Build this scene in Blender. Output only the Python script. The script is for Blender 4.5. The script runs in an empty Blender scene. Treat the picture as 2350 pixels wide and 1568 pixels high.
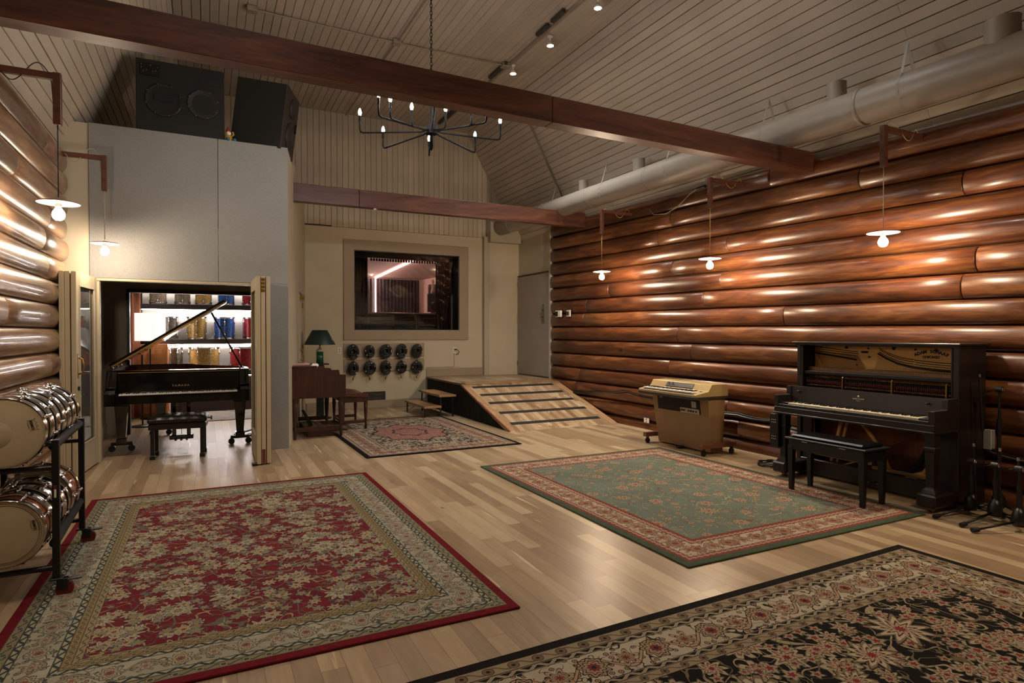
import bpy, bmesh, math, random
from mathutils import Vector, Matrix
PI = math.pi
R = math.radians
random.seed(7)
COL = bpy.context.scene.collection

# ------------------------------------------------------------------ mesh helper
class MB:
    def __init__(self):
        self.v = []; self.f = []; self.m = []; self.s = []; self.M = None
    def add(self, vs, fs, mi=0, sm=False):
        o = len(self.v)
        if self.M is not None:
            vs = [tuple(self.M @ Vector(p)) for p in vs]
        self.v += [tuple(p) for p in vs]
        for q in fs:
            self.f.append(tuple(i + o for i in q)); self.m.append(mi); self.s.append(sm)
        return self
    def box(self, x0, y0, z0, x1, y1, z1, mi=0):
        vs = [(x0,y0,z0),(x1,y0,z0),(x1,y1,z0),(x0,y1,z0),(x0,y0,z1),(x1,y0,z1),(x1,y1,z1),(x0,y1,z1)]
        return self.add(vs, [(0,3,2,1),(4,5,6,7),(0,1,5,4),(1,2,6,5),(2,3,7,6),(3,0,4,7)], mi)
    def rbox(self, x0, y0, z0, x1, y1, z1, b, mi=0):
        b = min(b, (x1-x0)*.49, (y1-y0)*.49, (z1-z0)*.49)
        vs = []; idx = {}
        for sx in (0,1):
            for sy in (0,1):
                for sz in (0,1):
                    X=(x0,x1)[sx]; Y=(y0,y1)[sy]; Z=(z0,z1)[sz]
                    dx=b*(1-2*sx); dy=b*(1-2*sy); dz=b*(1-2*sz)
                    for k,p in enumerate(((X,Y+dy,Z+dz),(X+dx,Y,Z+dz),(X+dx,Y+dy,Z))):
                        idx[(sx,sy,sz,k)] = len(vs); vs.append(p)
        I = lambda a,b_,c,k: idx[(a,b_,c,k)]
        fs = []
        for s in (0,1):
            q=[I(s,0,0,0),I(s,1,0,0),I(s,1,1,0),I(s,0,1,0)]; fs.append(q if s else q[::-1])
            q=[I(0,s,0,1),I(1,s,0,1),I(1,s,1,1),I(0,s,1,1)]; fs.append(q[::-1] if s else q)
            q=[I(0,0,s,2),I(1,0,s,2),I(1,1,s,2),I(0,1,s,2)]; fs.append(q if s else q[::-1])
        for a in (0,1):
            for c in (0,1):
                q=[I(0,a,c,1),I(1,a,c,1),I(1,a,c,2),I(0,a,c,2)]; fs.append(q if a==c else q[::-1])
                q=[I(a,0,c,0),I(a,1,c,0),I(a,1,c,2),I(a,0,c,2)]; fs.append(q[::-1] if a==c else q)
                q=[I(a,c,0,0),I(a,c,1,0),I(a,c,1,1),I(a,c,0,1)]; fs.append(q if a==c else q[::-1])
        for a in (0,1):
            for c in (0,1):
                for d in (0,1):
                    q=[I(a,c,d,0),I(a,c,d,1),I(a,c,d,2)]; fs.append(q[::-1] if (a+c+d)%2 else q)
        return self.add(vs, fs, mi)
    def cyl(self, p0, p1, r, r2=None, n=16, mi=0, cap=True, sm=True):
        if r2 is None: r2 = r
        p0=Vector(p0); p1=Vector(p1); d=(p1-p0).normalized()
        a = d.orthogonal().normalized(); b = d.cross(a)
        vs=[]
        for p,rr in ((p0,r),(p1,r2)):
            for i in range(n):
                t=2*PI*i/n; vs.append(p+a*(rr*math.cos(t))+b*(rr*math.sin(t)))
        fs=[(i,(i+1)%n,n+(i+1)%n,n+i) for i in range(n)]
        self.add(vs,fs,mi,sm)
        if cap:
            self.add(vs,[tuple(range(n-1,-1,-1)),tuple(range(n,2*n))],mi,False)
        return self
    def tube(self, pts, r, n=8, mi=0, cap=True):
        pts=[Vector(p) for p in pts]
        if not isinstance(r,(list,tuple)): r=[r]*len(pts)
        vs=[]; a=None
        for i,p in enumerate(pts):
            if i==0: d=pts[1]-p
            elif i==len(pts)-1: d=p-pts[i-1]
            else: d=(pts[i+1]-p).normalized()+(p-pts[i-1]).normalized()
            d=d.normalized() if d.length>1e-9 else Vector((0,0,1))
            if a is None: a=d.orthogonal().normalized()
            else:
                a=a-d*a.dot(d); a=a.normalized() if a.length>1e-6 else d.orthogonal().normalized()
            b=d.cross(a)
            for k in range(n):
                t=2*PI*k/n; vs.append(p+a*(r[i]*math.cos(t))+b*(r[i]*math.sin(t)))
        fs=[]
        for i in range(len(pts)-1):
            for k in range(n):
                fs.append((i*n+k,i*n+(k+1)%n,(i+1)*n+(k+1)%n,(i+1)*n+k))
        if cap: fs += [tuple(range(n-1,-1,-1)), tuple(range((len(pts)-1)*n,len(pts)*n))]
        return self.add(vs,fs,mi,True)
    def lathe(self, prof, c=(0,0,0), n=24, mi=0, axis='z', sm=True, cap=False):
        vs=[]; fs=[]
        for r,z in prof:
            for k in range(n):
                t=2*PI*k/n; x=r*math.cos(t); y=r*math.sin(t)
                if axis=='z': p=(c[0]+x,c[1]+y,c[2]+z)
                elif axis=='y': p=(c[0]+x,c[1]+z,c[2]-y)
                else: p=(c[0]+z,c[1]+x,c[2]+y)
                vs.append(p)
        m=len(prof)
        for i in range(m-1):
            for k in range(n):
                fs.append((i*n+k,i*n+(k+1)%n,(i+1)*n+(k+1)%n,(i+1)*n+k))
        if cap and prof[0][0]>1e-6: fs.append(tuple(range(n-1,-1,-1)))
        if cap and prof[-1][0]>1e-6: fs.append(tuple(range((m-1)*n,m*n)))
        return self.add(vs,fs,mi,sm)
    def prism(self, poly, a, b, axis='z', mi=0, sm=False):
        n=len(poly)
        def P(u,v,w):
            return (u,v,w) if axis=='z' else ((u,w,v) if axis=='y' else (w,u,v))
        vs=[P(u,v,a) for u,v in poly]+[P(u,v,b) for u,v in poly]
        fl = axis=='y'
        s=[(i,(i+1)%n,n+(i+1)%n,n+i) for i in range(n)]
        c=[tuple(range(n-1,-1,-1)),tuple(range(n,2*n))]
        if fl: s=[q[::-1] for q in s]; c=[q[::-1] for q in c]
        self.add(vs,s,mi,sm); self.add(vs,c,mi,False)
        return self
    def sphere(self, c, r, n=14, m=9, mi=0, sc=(1,1,1)):
        prof=[(max(0,r*math.sin(PI*i/m)),-r*math.cos(PI*i/m)) for i in range(m+1)]
        vs=[];fs=[]
        for rr,z in prof:
            for k in range(n):
                t=2*PI*k/n; vs.append((c[0]+rr*math.cos(t)*sc[0],c[1]+rr*math.sin(t)*sc[1],c[2]+z*sc[2]))
        for i in range(m):
            for k in range(n): fs.append((i*n+k,i*n+(k+1)%n,(i+1)*n+(k+1)%n,(i+1)*n+k))
        return self.add(vs,fs,mi,True)
    def torus(self, c, R_, r, n=32, k=8, axis='z', mi=0, sc=(1,1)):
        vs=[];fs=[]
        for i in range(n):
            t=2*PI*i/n
            for j in range(k):
                u=2*PI*j/k; rr=R_+r*math.cos(u); x=rr*math.cos(t)*sc[0]; y=rr*math.sin(t)*sc[1]; z=r*math.sin(u)
                vs.append((c[0]+x,c[1]+y,c[2]+z) if axis=='z' else ((c[0]+x,c[1]+z,c[2]+y) if axis=='y' else (c[0]+z,c[1]+x,c[2]+y)))
        for i in range(n):
            for j in range(k):
                q=(i*k+j,((i+1)%n)*k+j,((i+1)%n)*k+(j+1)%k,i*k+(j+1)%k)
                fs.append(q[::-1] if axis=='y' else q)
        return self.add(vs,fs,mi,True)
    def text(self, s, size, M, mi=0, ext=.0006, font=None, spacing=1.0, align='CENTER', bold=0.0):
        cu=bpy.data.curves.new('lettering','FONT'); cu.body=s; cu.size=size; cu.extrude=ext; cu.align_x=align; cu.align_y='CENTER'; cu.space_character=spacing; cu.offset=bold; cu.resolution_u=3
        ob=bpy.data.objects.new('lettering',cu); COL.objects.link(ob)
        dg=bpy.context.evaluated_depsgraph_get(); me=bpy.data.meshes.new_from_object(ob.evaluated_get(dg))
        vs=[M@v.co for v in me.vertices]; fs=[tuple(p.vertices) for p in me.polygons]
        self.add(vs,fs,mi)
        bpy.data.objects.remove(ob); bpy.data.meshes.remove(me); bpy.data.curves.remove(cu)
        return self

def mesh_of(name, mb, mats, attr=None):
    me=bpy.data.meshes.new(name); me.from_pydata(mb.v,[],mb.f)
    if not isinstance(mats,(list,tuple)): mats=[mats]
    for m in mats: me.materials.append(m)
    me.polygons.foreach_set('material_index',mb.m); me.polygons.foreach_set('use_smooth',mb.s)
    me.update()
    return me
def obj(name, mb, mats, parent=None, loc=(0,0,0), rot=(0,0,0), label=None, cat=None, group=None, kind=None, bevel=0, seg=2):
    o=bpy.data.objects.new(name, mesh_of(name,mb,mats) if isinstance(mb,MB) else mb)
    COL.objects.link(o); o.location=loc; o.rotation_euler=rot
    if parent: o.parent=parent
    tag(o,label,cat,group,kind)
    if bevel:
        b=o.modifiers.new('edge','BEVEL'); b.width=bevel; b.segments=seg; b.limit_method='ANGLE'; b.angle_limit=R(40)
    return o
def tag(o,label=None,cat=None,group=None,kind=None):
    if label: o['label']=label
    if cat: o['category']=cat
    if group: o['group']=group
    if kind: o['kind']=kind
    return o
def thing(name,label,cat,loc=(0,0,0),rz=0,group=None,rot=None):
    o=bpy.data.objects.new(name,None); COL.objects.link(o); o.location=loc; o.rotation_euler=rot or (0,0,rz); o.empty_display_size=.1
    return tag(o,label,cat,group)
def copy_tree(o,parent=None):
    c=o.copy(); COL.objects.link(c)
    if parent: c.parent=parent
    for ch in list(o.children): copy_tree(ch,c)
    return c
def struct(name,mb,mats,bevel=0): return obj(name,mb,mats,kind='structure',bevel=bevel)
def T(x=0,y=0,z=0,rx=0,ry=0,rz=0): return Matrix.Translation((x,y,z))@Matrix.Rotation(rz,4,'Z')@Matrix.Rotation(ry,4,'Y')@Matrix.Rotation(rx,4,'X')

# ------------------------------------------------------------------ materials
def lin(c):
    if isinstance(c,str): c=tuple(int(c[i:i+2],16)/255 for i in (0,2,4))
    return tuple((x/12.92 if x<=.04045 else ((x+.055)/1.055)**2.4) for x in c[:3])+(1,)
class E_:
    """tiny expression wrapper over shader math nodes"""
    def __init__(s,g,k): s.g=g; s.k=k
    def _m(s,op,*a): return s.g.math(op,s,*a)
    def __add__(s,o): return s._m('ADD',o)
    __radd__=__add__
    def __sub__(s,o): return s._m('SUBTRACT',o)
    def __rsub__(s,o): return s.g.math('SUBTRACT',o,s)
    def __mul__(s,o): return s._m('MULTIPLY',o)
    __rmul__=__mul__
    def __truediv__(s,o): return s._m('DIVIDE',o)
    def lt(s,o): return s._m('LESS_THAN',o)
    def gt(s,o): return s._m('GREATER_THAN',o)
    def abs(s): return s._m('ABSOLUTE')
    def fract(s): return s._m('FRACT')
    def floor(s): return s._m('FLOOR')
    def sin(s): return s._m('SINE')
    def cos(s): return s._m('COSINE')
    def min(s,o): return s._m('MINIMUM',o)
    def max(s,o): return s._m('MAXIMUM',o)
    def sqrt(s): return s._m('SQRT')
    def pow(s,o): return s._m('POWER',o)
class G_:
    def __init__(s,name):
        s.mat=bpy.data.materials.new(name); s.mat.use_nodes=True; s.t=s.mat.node_tree; s.n=s.t.nodes; s.l=s.t.links
        s.b=s.n['Principled BSDF']
    def node(s,t,**kw):
        n=s.n.new(t)
        for k,v in kw.items(): setattr(n,k,v)
        return n
    def put(s,sock,v):
        if isinstance(v,E_): s.l.new(v.k,sock)
        elif v is not None: sock.default_value=v
    def math(s,op,*a):
        n=s.node('ShaderNodeMath',operation=op)
        for i,v in enumerate(a): s.put(n.inputs[i],v)
        return E_(s,n.outputs[0])
    def coord(s,kind='Object'):
        n=s.node('ShaderNodeTexCoord'); return E_(s,n.outputs[kind])
    def sep(s,v):
        n=s.node('ShaderNodeSeparateXYZ'); s.put(n.inputs[0],v); return [E_(s,n.outputs[i]) for i in range(3)]
    def comb(s,x,y,z=0.0):
        n=s.node('ShaderNodeCombineXYZ'); s.put(n.inputs[0],x); s.put(n.inputs[1],y); s.put(n.inputs[2],z); return E_(s,n.outputs[0])
    def scale(s,v,sc,loc=(0,0,0)):
        n=s.node('ShaderNodeMapping'); s.put(n.inputs['Vector'],v); n.inputs['Scale'].default_value=sc; n.inputs['Location'].default_value=loc; return E_(s,n.outputs[0])
    def noise(s,v,sc,det=3,rough=.5,dist=0,col=False):
        n=s.node('ShaderNodeTexNoise'); s.put(n.inputs['Vector'],v); n.inputs['Scale'].default_value=sc; n.inputs['Detail'].default_value=det; n.inputs['Roughness'].default_value=rough; n.inputs['Distortion'].default_value=dist
        return E_(s,n.outputs['Color' if col else 'Fac'])
    def voro(s,v,sc,rnd=1.0,dim='2D',feat='F1'):
        n=s.node('ShaderNodeTexVoronoi',voronoi_dimensions=dim,feature=feat); s.put(n.inputs['Vector'],v); n.inputs['Scale'].default_value=sc; n.inputs['Randomness'].default_value=rnd; return n
    def wnoise(s,v,dim='2D'):
        n=s.node('ShaderNodeTexWhiteNoise',noise_dimensions=dim); s.put(n.inputs['Vector'],v); return E_(s,n.outputs['Value'])
    def mix(s,a,b,f,mode='MIX'):
        n=s.node('ShaderNodeMix',data_type='RGBA',blend_type=mode); s.put(n.inputs[0],f)
        for i,v in ((6,a),(7,b)):
            if isinstance(v,(str,tuple)): v=lin(v) if isinstance(v,str) else v
            s.put(n.inputs[i],v)
        return E_(s,n.outputs[2])
    def ramp(s,f,stops,interp='LINEAR'):
        n=s.node('ShaderNodeValToRGB'); cr=n.color_ramp; cr.interpolation=interp
        while len(cr.elements)<len(stops): cr.elements.new(.5)
        for e,(p,c) in zip(cr.elements,stops): e.position=p; e.color=lin(c) if isinstance(c,str) else c
        s.put(n.inputs[0],f); return E_(s,n.outputs[0])
    def smooth(s,v,a,b):
        n=s.node('ShaderNodeMapRange',interpolation_type='SMOOTHSTEP'); s.put(n.inputs[0],v); n.inputs[1].default_value=a; n.inputs[2].default_value=b; return E_(s,n.outputs[0])
    def bump(s,h,st=.3,d=.01):
        n=s.node('ShaderNodeBump'); n.inputs['Strength'].default_value=st; n.inputs['Distance'].default_value=d; s.put(n.inputs['Height'],h); s.l.new(n.outputs[0],s.b.inputs['Normal'])
    def out(s,col=None,rough=None,metal=None,spec=None,coat=None):
        if col is not None: s.put(s.b.inputs['Base Color'], lin(col) if isinstance(col,str) else col)
        if rough is not None: s.put(s.b.inputs['Roughness'],rough)
        if metal is not None: s.put(s.b.inputs['Metallic'],metal)
        if spec is not None: s.b.inputs['Specular IOR Level'].default_value=spec
        if coat is not None: s.b.inputs['Coat Weight'].default_value=coat; s.b.inputs['Coat Roughness'].default_value=.08
        return s.mat
    def attr(s,name,k='Fac'):
        n=s.node('ShaderNodeAttribute',attribute_name=name); return E_(s,n.outputs[k])

def plain(name,c,rough=.5,metal=0.0,var=.12,sc=8,bump=.0,coat=None,spec=None):
    g=G_(name); v=g.coord(); n=g.noise(v,sc,2,.6)
    base=lin(c); dk=tuple(x*(1-var) for x in base[:3])+(1,); lt=tuple(min(1,x*(1+var)) for x in base[:3])+(1,)
    col=g.ramp(n,[(.3,dk),(.7,lt)])
    if bump: g.bump(g.noise(v,sc*12,3,.6),bump,.002)
    return g.out(col,rough,metal,spec,coat)
def emit(name,c,st,base='ffffff'):
    g=G_(name); g.b.inputs['Emission Color'].default_value=lin(c); g.b.inputs['Emission Strength'].default_value=st
    return g.out(base,.4)
def wood(name,c1,c2,c3,axis='y',rough=.4,coat=None,gs=1.0,tone=False,bump=.15,knots=False):
    """streaked wood, grain running along axis in object space"""
    g=G_(name); v=g.coord()
    k={'x':(.12,1,1),'y':(1,.12,1),'z':(1,1,.12)}[axis]
    if tone:
        t=g.attr('tone'); v=g.mix(v,g.comb(t*37.0,t*91.0,t*53.0),1.0,'ADD'); 
        v.k.node.clamp_result=False
    p=g.scale(v,tuple(q*gs for q in k))
    n1=g.noise(p,9,3,.65,1.6); n2=g.noise(p,46,2,.6,.8); n3=g.noise(p,2.2,1,.5,.6)
    f=n1*.5+n2*.25+n3*.25
    col=g.ramp(f,[(.34,c1),(.5,c2),(.66,c3)])
    if knots:
        vn=g.voro(g.scale(v,(1.0,.55,1.0)),2.3,1,'3D'); d=E_(g,vn.outputs['Distance'])
        col=g.mix(col,c1,g.smooth(d,.10,.035)*.85)
    if tone:
        col=g.mix(col,'ffffff',0.0); hs=g.node('ShaderNodeHueSaturation'); g.put(hs.inputs['Color'],col); g.put(hs.inputs['Value'],t*.5+.75); col=E_(g,hs.outputs[0])
    if bump and tone: g.bump(g.noise(p,20,1,.5,1.0),bump,.004)
    return g.out(col,rough,0.0,None,coat)

# planked oak floor (object space, planks along y)
def floor_mat(name='oak_plank_floor',w=.105,L=1.1,sx=0.0,c=('877056','a38b6b','baa584')):
    g=G_(name); x,y,z=g.sep(g.coord())
    r=(x/w).floor(); off=g.wnoise(g.comb(r,3.0))*7.0
    fy=(y/L)+off; c2=fy.floor(); id_=g.comb(r,c2)
    tone=g.wnoise(id_); tone2=g.wnoise(g.comb(c2,r))
    ex=(x/w).fract(); ey=fy.fract()
    gap=(ex.min(1-ex)*w).lt(.0011).max((ey.min(1-ey)*L).lt(.0012))
    p=g.comb(x+tone*9.0,y*.13+tone2*5.0,z)
    gr=g.noise(p,13,3,.6,1.2); fine=g.noise(g.comb(x+tone*3.0,y*.05,z),90,2,.5)
    f=gr*.45+fine*.15+tone*.4
    col=g.ramp(f,[(.25,c[0]),(.5,c[1]),(.72,c[2])])
    sap=g.noise(g.comb(x+tone*2.0,y*.06+tone2*20.0,z),16,2,.5,.3)
    col=g.mix(col,'d8c6a2',g.smooth(sap,.64,.70)*(tone2.gt(.45))*.75)
    vn=g.voro(g.comb(x,y*.6,z),.9,1,'2D'); kd=E_(g,vn.outputs['Distance'])
    col=g.mix(col,'4a3220',g.smooth(kd,.022,.008)*.55)
    col=g.mix(col,'4a3826',gap*.75)
    return g.out(col,gr*.14+.27,0.0,.5)

def painted_boards(name,c,groove=None):
    g=G_(name); v=g.coord(); t=g.attr('tone')
    n=g.noise(v,1.3,2,.6); n2=g.noise(v,24,1,.6)
    b=lin(c)
    col=g.ramp(n*.6+t*.25+n2*.15,[(.25,tuple(q*.86 for q in b[:3])+(1,)),(.75,tuple(min(1,q*1.1) for q in b[:3])+(1,))])
    return g.out(col,.62)

def fabric(name,c1,c2,sc=420,bump=.3):
    g=G_(name); v=g.coord(); x,y,z=g.sep(v)
    a=g.noise(g.comb(x*1.0,y,z*.12),sc,2,.6); b=g.noise(g.comb(x*.12,y*.12,z),sc,2,.6); n=g.noise(v,1.5,3,.5)
    f=a*.4+b*.4+n*.2
    return g.out(g.ramp(f,[(.35,c1),(.65,c2)]),.95,0.0,.15)

def tone_attr(o,vals):
    """vals: one value per face"""
    at=o.data.attributes.new('tone','FLOAT','FACE'); at.data.foreach_set('value',vals)
# ------------------------------------------------------------------ rug designs (all in object space, rug centre at 0,0)
def rug_mat(name,hx,hy,bands,field,flowers,vines,medallion=None,seed=0.0,weave=1.0):
    g=G_(name); v=g.coord(); x,y,z=g.sep(v)
    wob=g.noise(v,7,2,.5)*.012-.006
    X=x+wob; Y=y+wob
    dx=hx-x.abs(); dy=hy-y.abs()
    d=dx.min(dy); side=dx.lt(dy)
    u=side*y+(1-side)*x             # runs along the edge
    def cells(sc,n,col_stops,thr,rad,rnd=.85,shift=0.0,sq=None):
        """flowers centred on voronoi cells -> (colour, mask)"""
        vn=g.voro(g.comb(X+shift+seed,Y+shift),sc,rnd)
        px,py,_=g.sep(E_(g,vn.outputs['Position'])); rc,gc,bc=g.sep(E_(g,vn.outputs['Color']))
        lx=X+shift+seed-px; ly=Y+shift-py
        r=(lx*lx+ly*ly).sqrt(); th=g.math('ARCTAN2',ly,lx)
        pet=((th*float(n)+rc*6.28).cos())*.26+.9
        pet2=((th*float(n*2)+gc*3.0).cos())*.08+1.0
        f=r/(pet*pet2*(gc*.55+.55)*rad)
        col=g.ramp(f,col_stops,'CONSTANT')
        return col,f.lt(1.0)*bc.gt(thr),rc
    col=field if isinstance(field,E_) else g.ramp(g.noise(v,3,3,.5),[(.3,field[0]),(.7,field[1])])
    for sc,w,c,sh in vines:
        n=g.noise(g.comb(x+sh,y-sh),sc,1.5,.5,.7)
        col=g.mix(col,c,(n-.5).abs().lt(w))
    for fl in flowers:
        c,m,rc=cells(*fl[:5],*fl[5:]); col=g.mix(col,c,m)
    if medallion:
        for rad,c,n,asp in medallion:
            th=g.math('ARCTAN2',y*asp,x); r=(x*x+y*y*asp*asp).sqrt()
            lob=((th*float(n)).cos())*.09+1.0
            m=(r/lob).lt(rad)
            if c=='pat':
                vn=g.voro(g.comb(x,y),26,.6); f=E_(g,vn.outputs['Distance'])
                col=g.mix(col,g.ramp(f,[(0,'a8927e'),(.2,'3e2a2a'),(.34,'84504a'),(.62,'9c8674')],'CONSTANT'),m)
            else: col=g.mix(col,c,m)
    # bands from the inside out: (outer limit, kind, colours, period)
    for d0,d1,kind,c,per in reversed(bands):
        w=d1-d0; t=(d-d0)/w              # 0..1 across the band
        ph=(u/per).fract()-.5
        if kind=='solid': bc=g.ramp(g.noise(v,30,2,.5),[(.3,c[0]),(.7,c[1])])
        elif kind=='zig':
            a=((u/per).fract()-.5).abs()*2.0
            s=(t-a).abs(); bc=g.mix(c[0],c[1],s.lt(.26)); bc=g.mix(bc,c[2],(s.lt(.08))); bc=g.mix(bc,c[2],t.lt(.1).max(t.gt(.9)))
        elif kind=='guard':
            lx=ph*per; ly=(t-.5)*w; r=(lx*lx+ly*ly).sqrt()/(w*.36)
            wv=(((u/per)*6.2832).sin()*.22+.5-t).abs()
            bc=g.mix(c[0],c[1],wv.lt(.09)); bc=g.mix(bc,g.ramp(r,[(0,c[3]),(.35,c[1]),(.6,c[2]),(.9,c[3])],'CONSTANT'),r.lt(1.0))
            bc=g.mix(bc,c[3],t.lt(.07).max(t.gt(.93)))
        else: # main border with palmettes, vine and leaves
            lx=ph*per; ly=(t-.5)*w; th=g.math('ARCTAN2',ly,lx); r=(lx*lx+ly*ly).sqrt()
            f=r/(((th*9.0).cos()*.14+.92)*w*.36)
            base=g.ramp(g.noise(v,5,3,.5),[(.3,c[0]),(.7,c[1])])
            vn=g.voro(g.comb(X+1.3,Y-.4),per and 24.0,.9); dd=E_(g,vn.outputs['Distance']); q,_,_2=g.sep(E_(g,vn.outputs['Color']))
            base=g.mix(base,c[2],dd.lt(.26)*q.gt(.45)); base=g.mix(base,c[4],(dd-.27).abs().lt(.05)*q.gt(.45)); base=g.mix(base,c[3],dd.lt(.1)*q.gt(.4))
            nv=g.noise(g.comb(x-2.0,y+3.0),8,1.0,.5,1.2); base=g.mix(base,c[4],(nv-.5).abs().lt(.012))
            wv=(((u/per)*6.2832).cos()*.3+.5-t).abs(); base=g.mix(base,c[2],wv.lt(.05)); base=g.mix(base,c[4],(wv-.055).abs().lt(.012))
            ph2=((u/per)+.5).fract()-.5; l2=ph2*per; l3=(t-.5)*w; r2=(l2*l2+l3*l3).sqrt(); th2=g.math('ARCTAN2',l3,l2)
            f2=r2/(((th2*6.0).cos()*.3+.75)*w*.34)
            base=g.mix(base,g.ramp(f2,[(0,c[3]),(.3,c[5]),(.55,c[4]),(.66,c[2]),(.92,c[4])],'CONSTANT'),f2.lt(1.0))
            bc=g.mix(base,g.ramp(f,[(0,c[4]),(.16,c[3]),(.4,c[5]),(.52,c[2]),(.62,c[4]),(.7,c[5]),(.9,c[4])],'CONSTANT'),f.lt(1.0))
            bc=g.mix(bc,c[4],t.lt(.02).max(t.gt(.98)))
        col=g.mix(col,bc,d.lt(d1))
    fine=g.noise(v,260,1,.6); big=g.noise(v,1.2,2,.5)
    hs=g.node('ShaderNodeHueSaturation'); g.put(hs.inputs['Color'],col); g.put(hs.inputs['Value'],fine*.5*weave+big*.2+.62); col=E_(g,hs.outputs[0])
    m=g.out(col,.95,0.0,.1)
    return m

RED=rug_mat('crimson_carpet',1.16,1.705,[
  (0,.05,'solid',('5a1218','6b1820'),1),(.05,.10,'guard',('7d7458','3c4448','8f8466','4b4638'),.09),
  (.10,.132,'zig',('9a9478','2e3a44','3a3c34'),.08),(.132,.285,'main',('918c78','a29c88','8a7b62','83564a','4a4d48','a0967c'),.26),
  (.285,.317,'zig',('9a9478','2e3a44','3a3c34'),.08),(.317,.355,'guard',('84714f','4a4434','8f8466','5c5038'),.05),(.355,.39,'guard',('8c7f60','4a4434','968c6e','4a483c'),.07)],
  ('5e1b24','70262e'),
  [(8.5,7,[(0,'6b4136'),(.2,'a08d68'),(.45,'8f8a72'),(.6,'5a5a50'),(.68,'a39a80'),(.9,'3e2a28')],.30,.058),
   (5.2,9,[(0,'9a7c48'),(.2,'4c4a50'),(.36,'a59c84'),(.6,'7d7a66'),(.75,'a39a80'),(.92,'3c2428')],.62,.10,.7,3.1),
   (13,5,[(0,'8a7444'),(.4,'77776a'),(.85,'3c2428')],.5,.034,.9,5.7)],
  [(4.0,.012,'5f5f52',0.0),(7.0,.012,'8f8560',4.0),(11.0,.014,'4f5048',7.0)],seed=1.0)
GREEN=rug_mat('sage_carpet',1.215,1.57,[
  (0,.06,'solid',('3f4a38','4a5642'),1),(.06,.08,'solid',('6e3a32','7a463c'),1),(.08,.12,'guard',('8a4a40','a08872','b3a48c','5c302a'),.05),
  (.12,.30,'main',('a3917a','b3a38a','98806a','7c4034','5e4638','8f6a56'),.27),
  (.30,.345,'guard',('8a4a40','a08872','b3a48c','5c302a'),.05),(.345,.37,'solid',('6e3a32','7a463c'),1)],
  ('5e675c','697265'),
  [(4.2,11,[(0,'7a3e34'),(.25,'a08c74'),(.42,'7a4238'),(.6,'b0a084'),(.8,'7c5044'),(.92,'566050')],.25,.075),
   (9,5,[(0,'86483c'),(.4,'98906f'),(.8,'6e4438')],.5,.032,.9,4.2),(13,4,[(0,'8c8a6c'),(.6,'75604c')],.6,.02,.9,9.2)],
  [(3.2,.006,'6e5242',0.0),(5.5,.006,'8c8c70',6.0)],seed=3.0)
BLACK=rug_mat('black_floral_carpet',1.83,1.22,[
  (0,.055,'solid',('141110','1b1716'),1),(.055,.13,'guard',('8f7f66','6a5c48','6e5646','2c2620'),.12),
  (.13,.165,'zig',('1d1a18','9a8c72','8a7d66'),.10),(.165,.375,'main',('a19680','b1a68e','a08468','6e3230','2a2622','8f7a62'),.34),
  (.375,.405,'zig',('1d1a18','9a8c72','8a7d66'),.10),(.405,.46,'guard',('8f7f66','6a5c48','6e5646','2c2620'),.11)],
  ('12100f','1a1615'),
  [(6.2,8,[(0,'6e2c2a'),(.22,'a3937a'),(.42,'8f5a4a'),(.56,'4c4a38'),(.64,'a89a80'),(.9,'6e5f4a')],.38,.08),
   (11.5,5,[(0,'7e3030'),(.4,'9a8a70'),(.8,'55503c')],.3,.042,.9,2.6),
   (3.1,11,[(0,'7e3030'),(.2,'a3937a'),(.38,'5c2a28'),(.5,'b0a48a'),(.72,'7a6a52'),(.9,'2c241e')],.66,.14,.6,6.1)],
  [(4.5,.016,'9a8a6e',0.0),(8.0,.016,'6a5f48',5.0)],seed=5.0)
SMALL=rug_mat('dark_medallion_carpet',1.0,1.55,[
  (0,.05,'solid',('0f0d0d','151212'),1),(.05,.10,'guard',('8a6c5c','a09078','6a3a34','3a2c28'),.08),
  (.10,.32,'main',('9a8a74','a89880','7d6654','6e3c36','3e3630','8a6a58'),.26),
  (.32,.37,'guard',('8a6c5c','a09078','6a3a34','3a2c28'),.08)],
  ('1c1a1c','242022'),
  [(13,5,[(0,'8a5048'),(.4,'a89c86'),(.85,'4a443c')],.12,.034),(7,8,[(0,'7a4a44'),(.35,'a39880'),(.8,'5c5246')],.35,.06,.9,2.2)],
  [(9,.02,'8f8570',0.0),(15,.03,'7d7462',4.0)],
  medallion=[(.50,'2c2422',8,.72),(.47,'pat',8,.72),(.24,'2a2628',8,.72),(.21,'pat',8,.72)],seed=7.0)
# ------------------------------------------------------------------ shared materials
M_floor=floor_mat()
M_ramp=floor_mat('oak_ramp_boards',.085,.55,c=('80624a','a3886a','c4ae8c'))
M_oak=wood('oak_edge','8f6b48','a98560','c09a72','y',.4)
M_logR=wood('varnished_red_log','2a150b','57301a','84582f','y',.34,.1,.7,True,.25,True)
M_logL=wood('varnished_brown_log','4e3424','7d5e46','a28868','y',.3,.25,.7,True,.25,True)
M_beam=wood('stained_beam','2e1a13','553124','70452f','x',.42,.15,.8,False,.15)
M_brk=wood('bracket_wood','361b12','583324','70442f','x',.4,.1)
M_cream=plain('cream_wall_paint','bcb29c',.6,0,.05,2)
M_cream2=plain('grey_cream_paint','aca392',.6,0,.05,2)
M_board=painted_boards('painted_ceiling_boards','b3a898')
M_gable=painted_boards('painted_gable_boards','b6ab98')
M_gap=plain('dark_board_gap','3a3026',.9)
M_fabric=fabric('grey_fabric_panel','7f7f7d','9a9a98')
M_taupe=plain('taupe_trim_paint','978873',.55,0,.04,3)
M_black=plain('black_satin','0b0b0c',.42,0,.1)
M_matte=plain('black_matte','0a0a0a',.75,0,.1)
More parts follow.
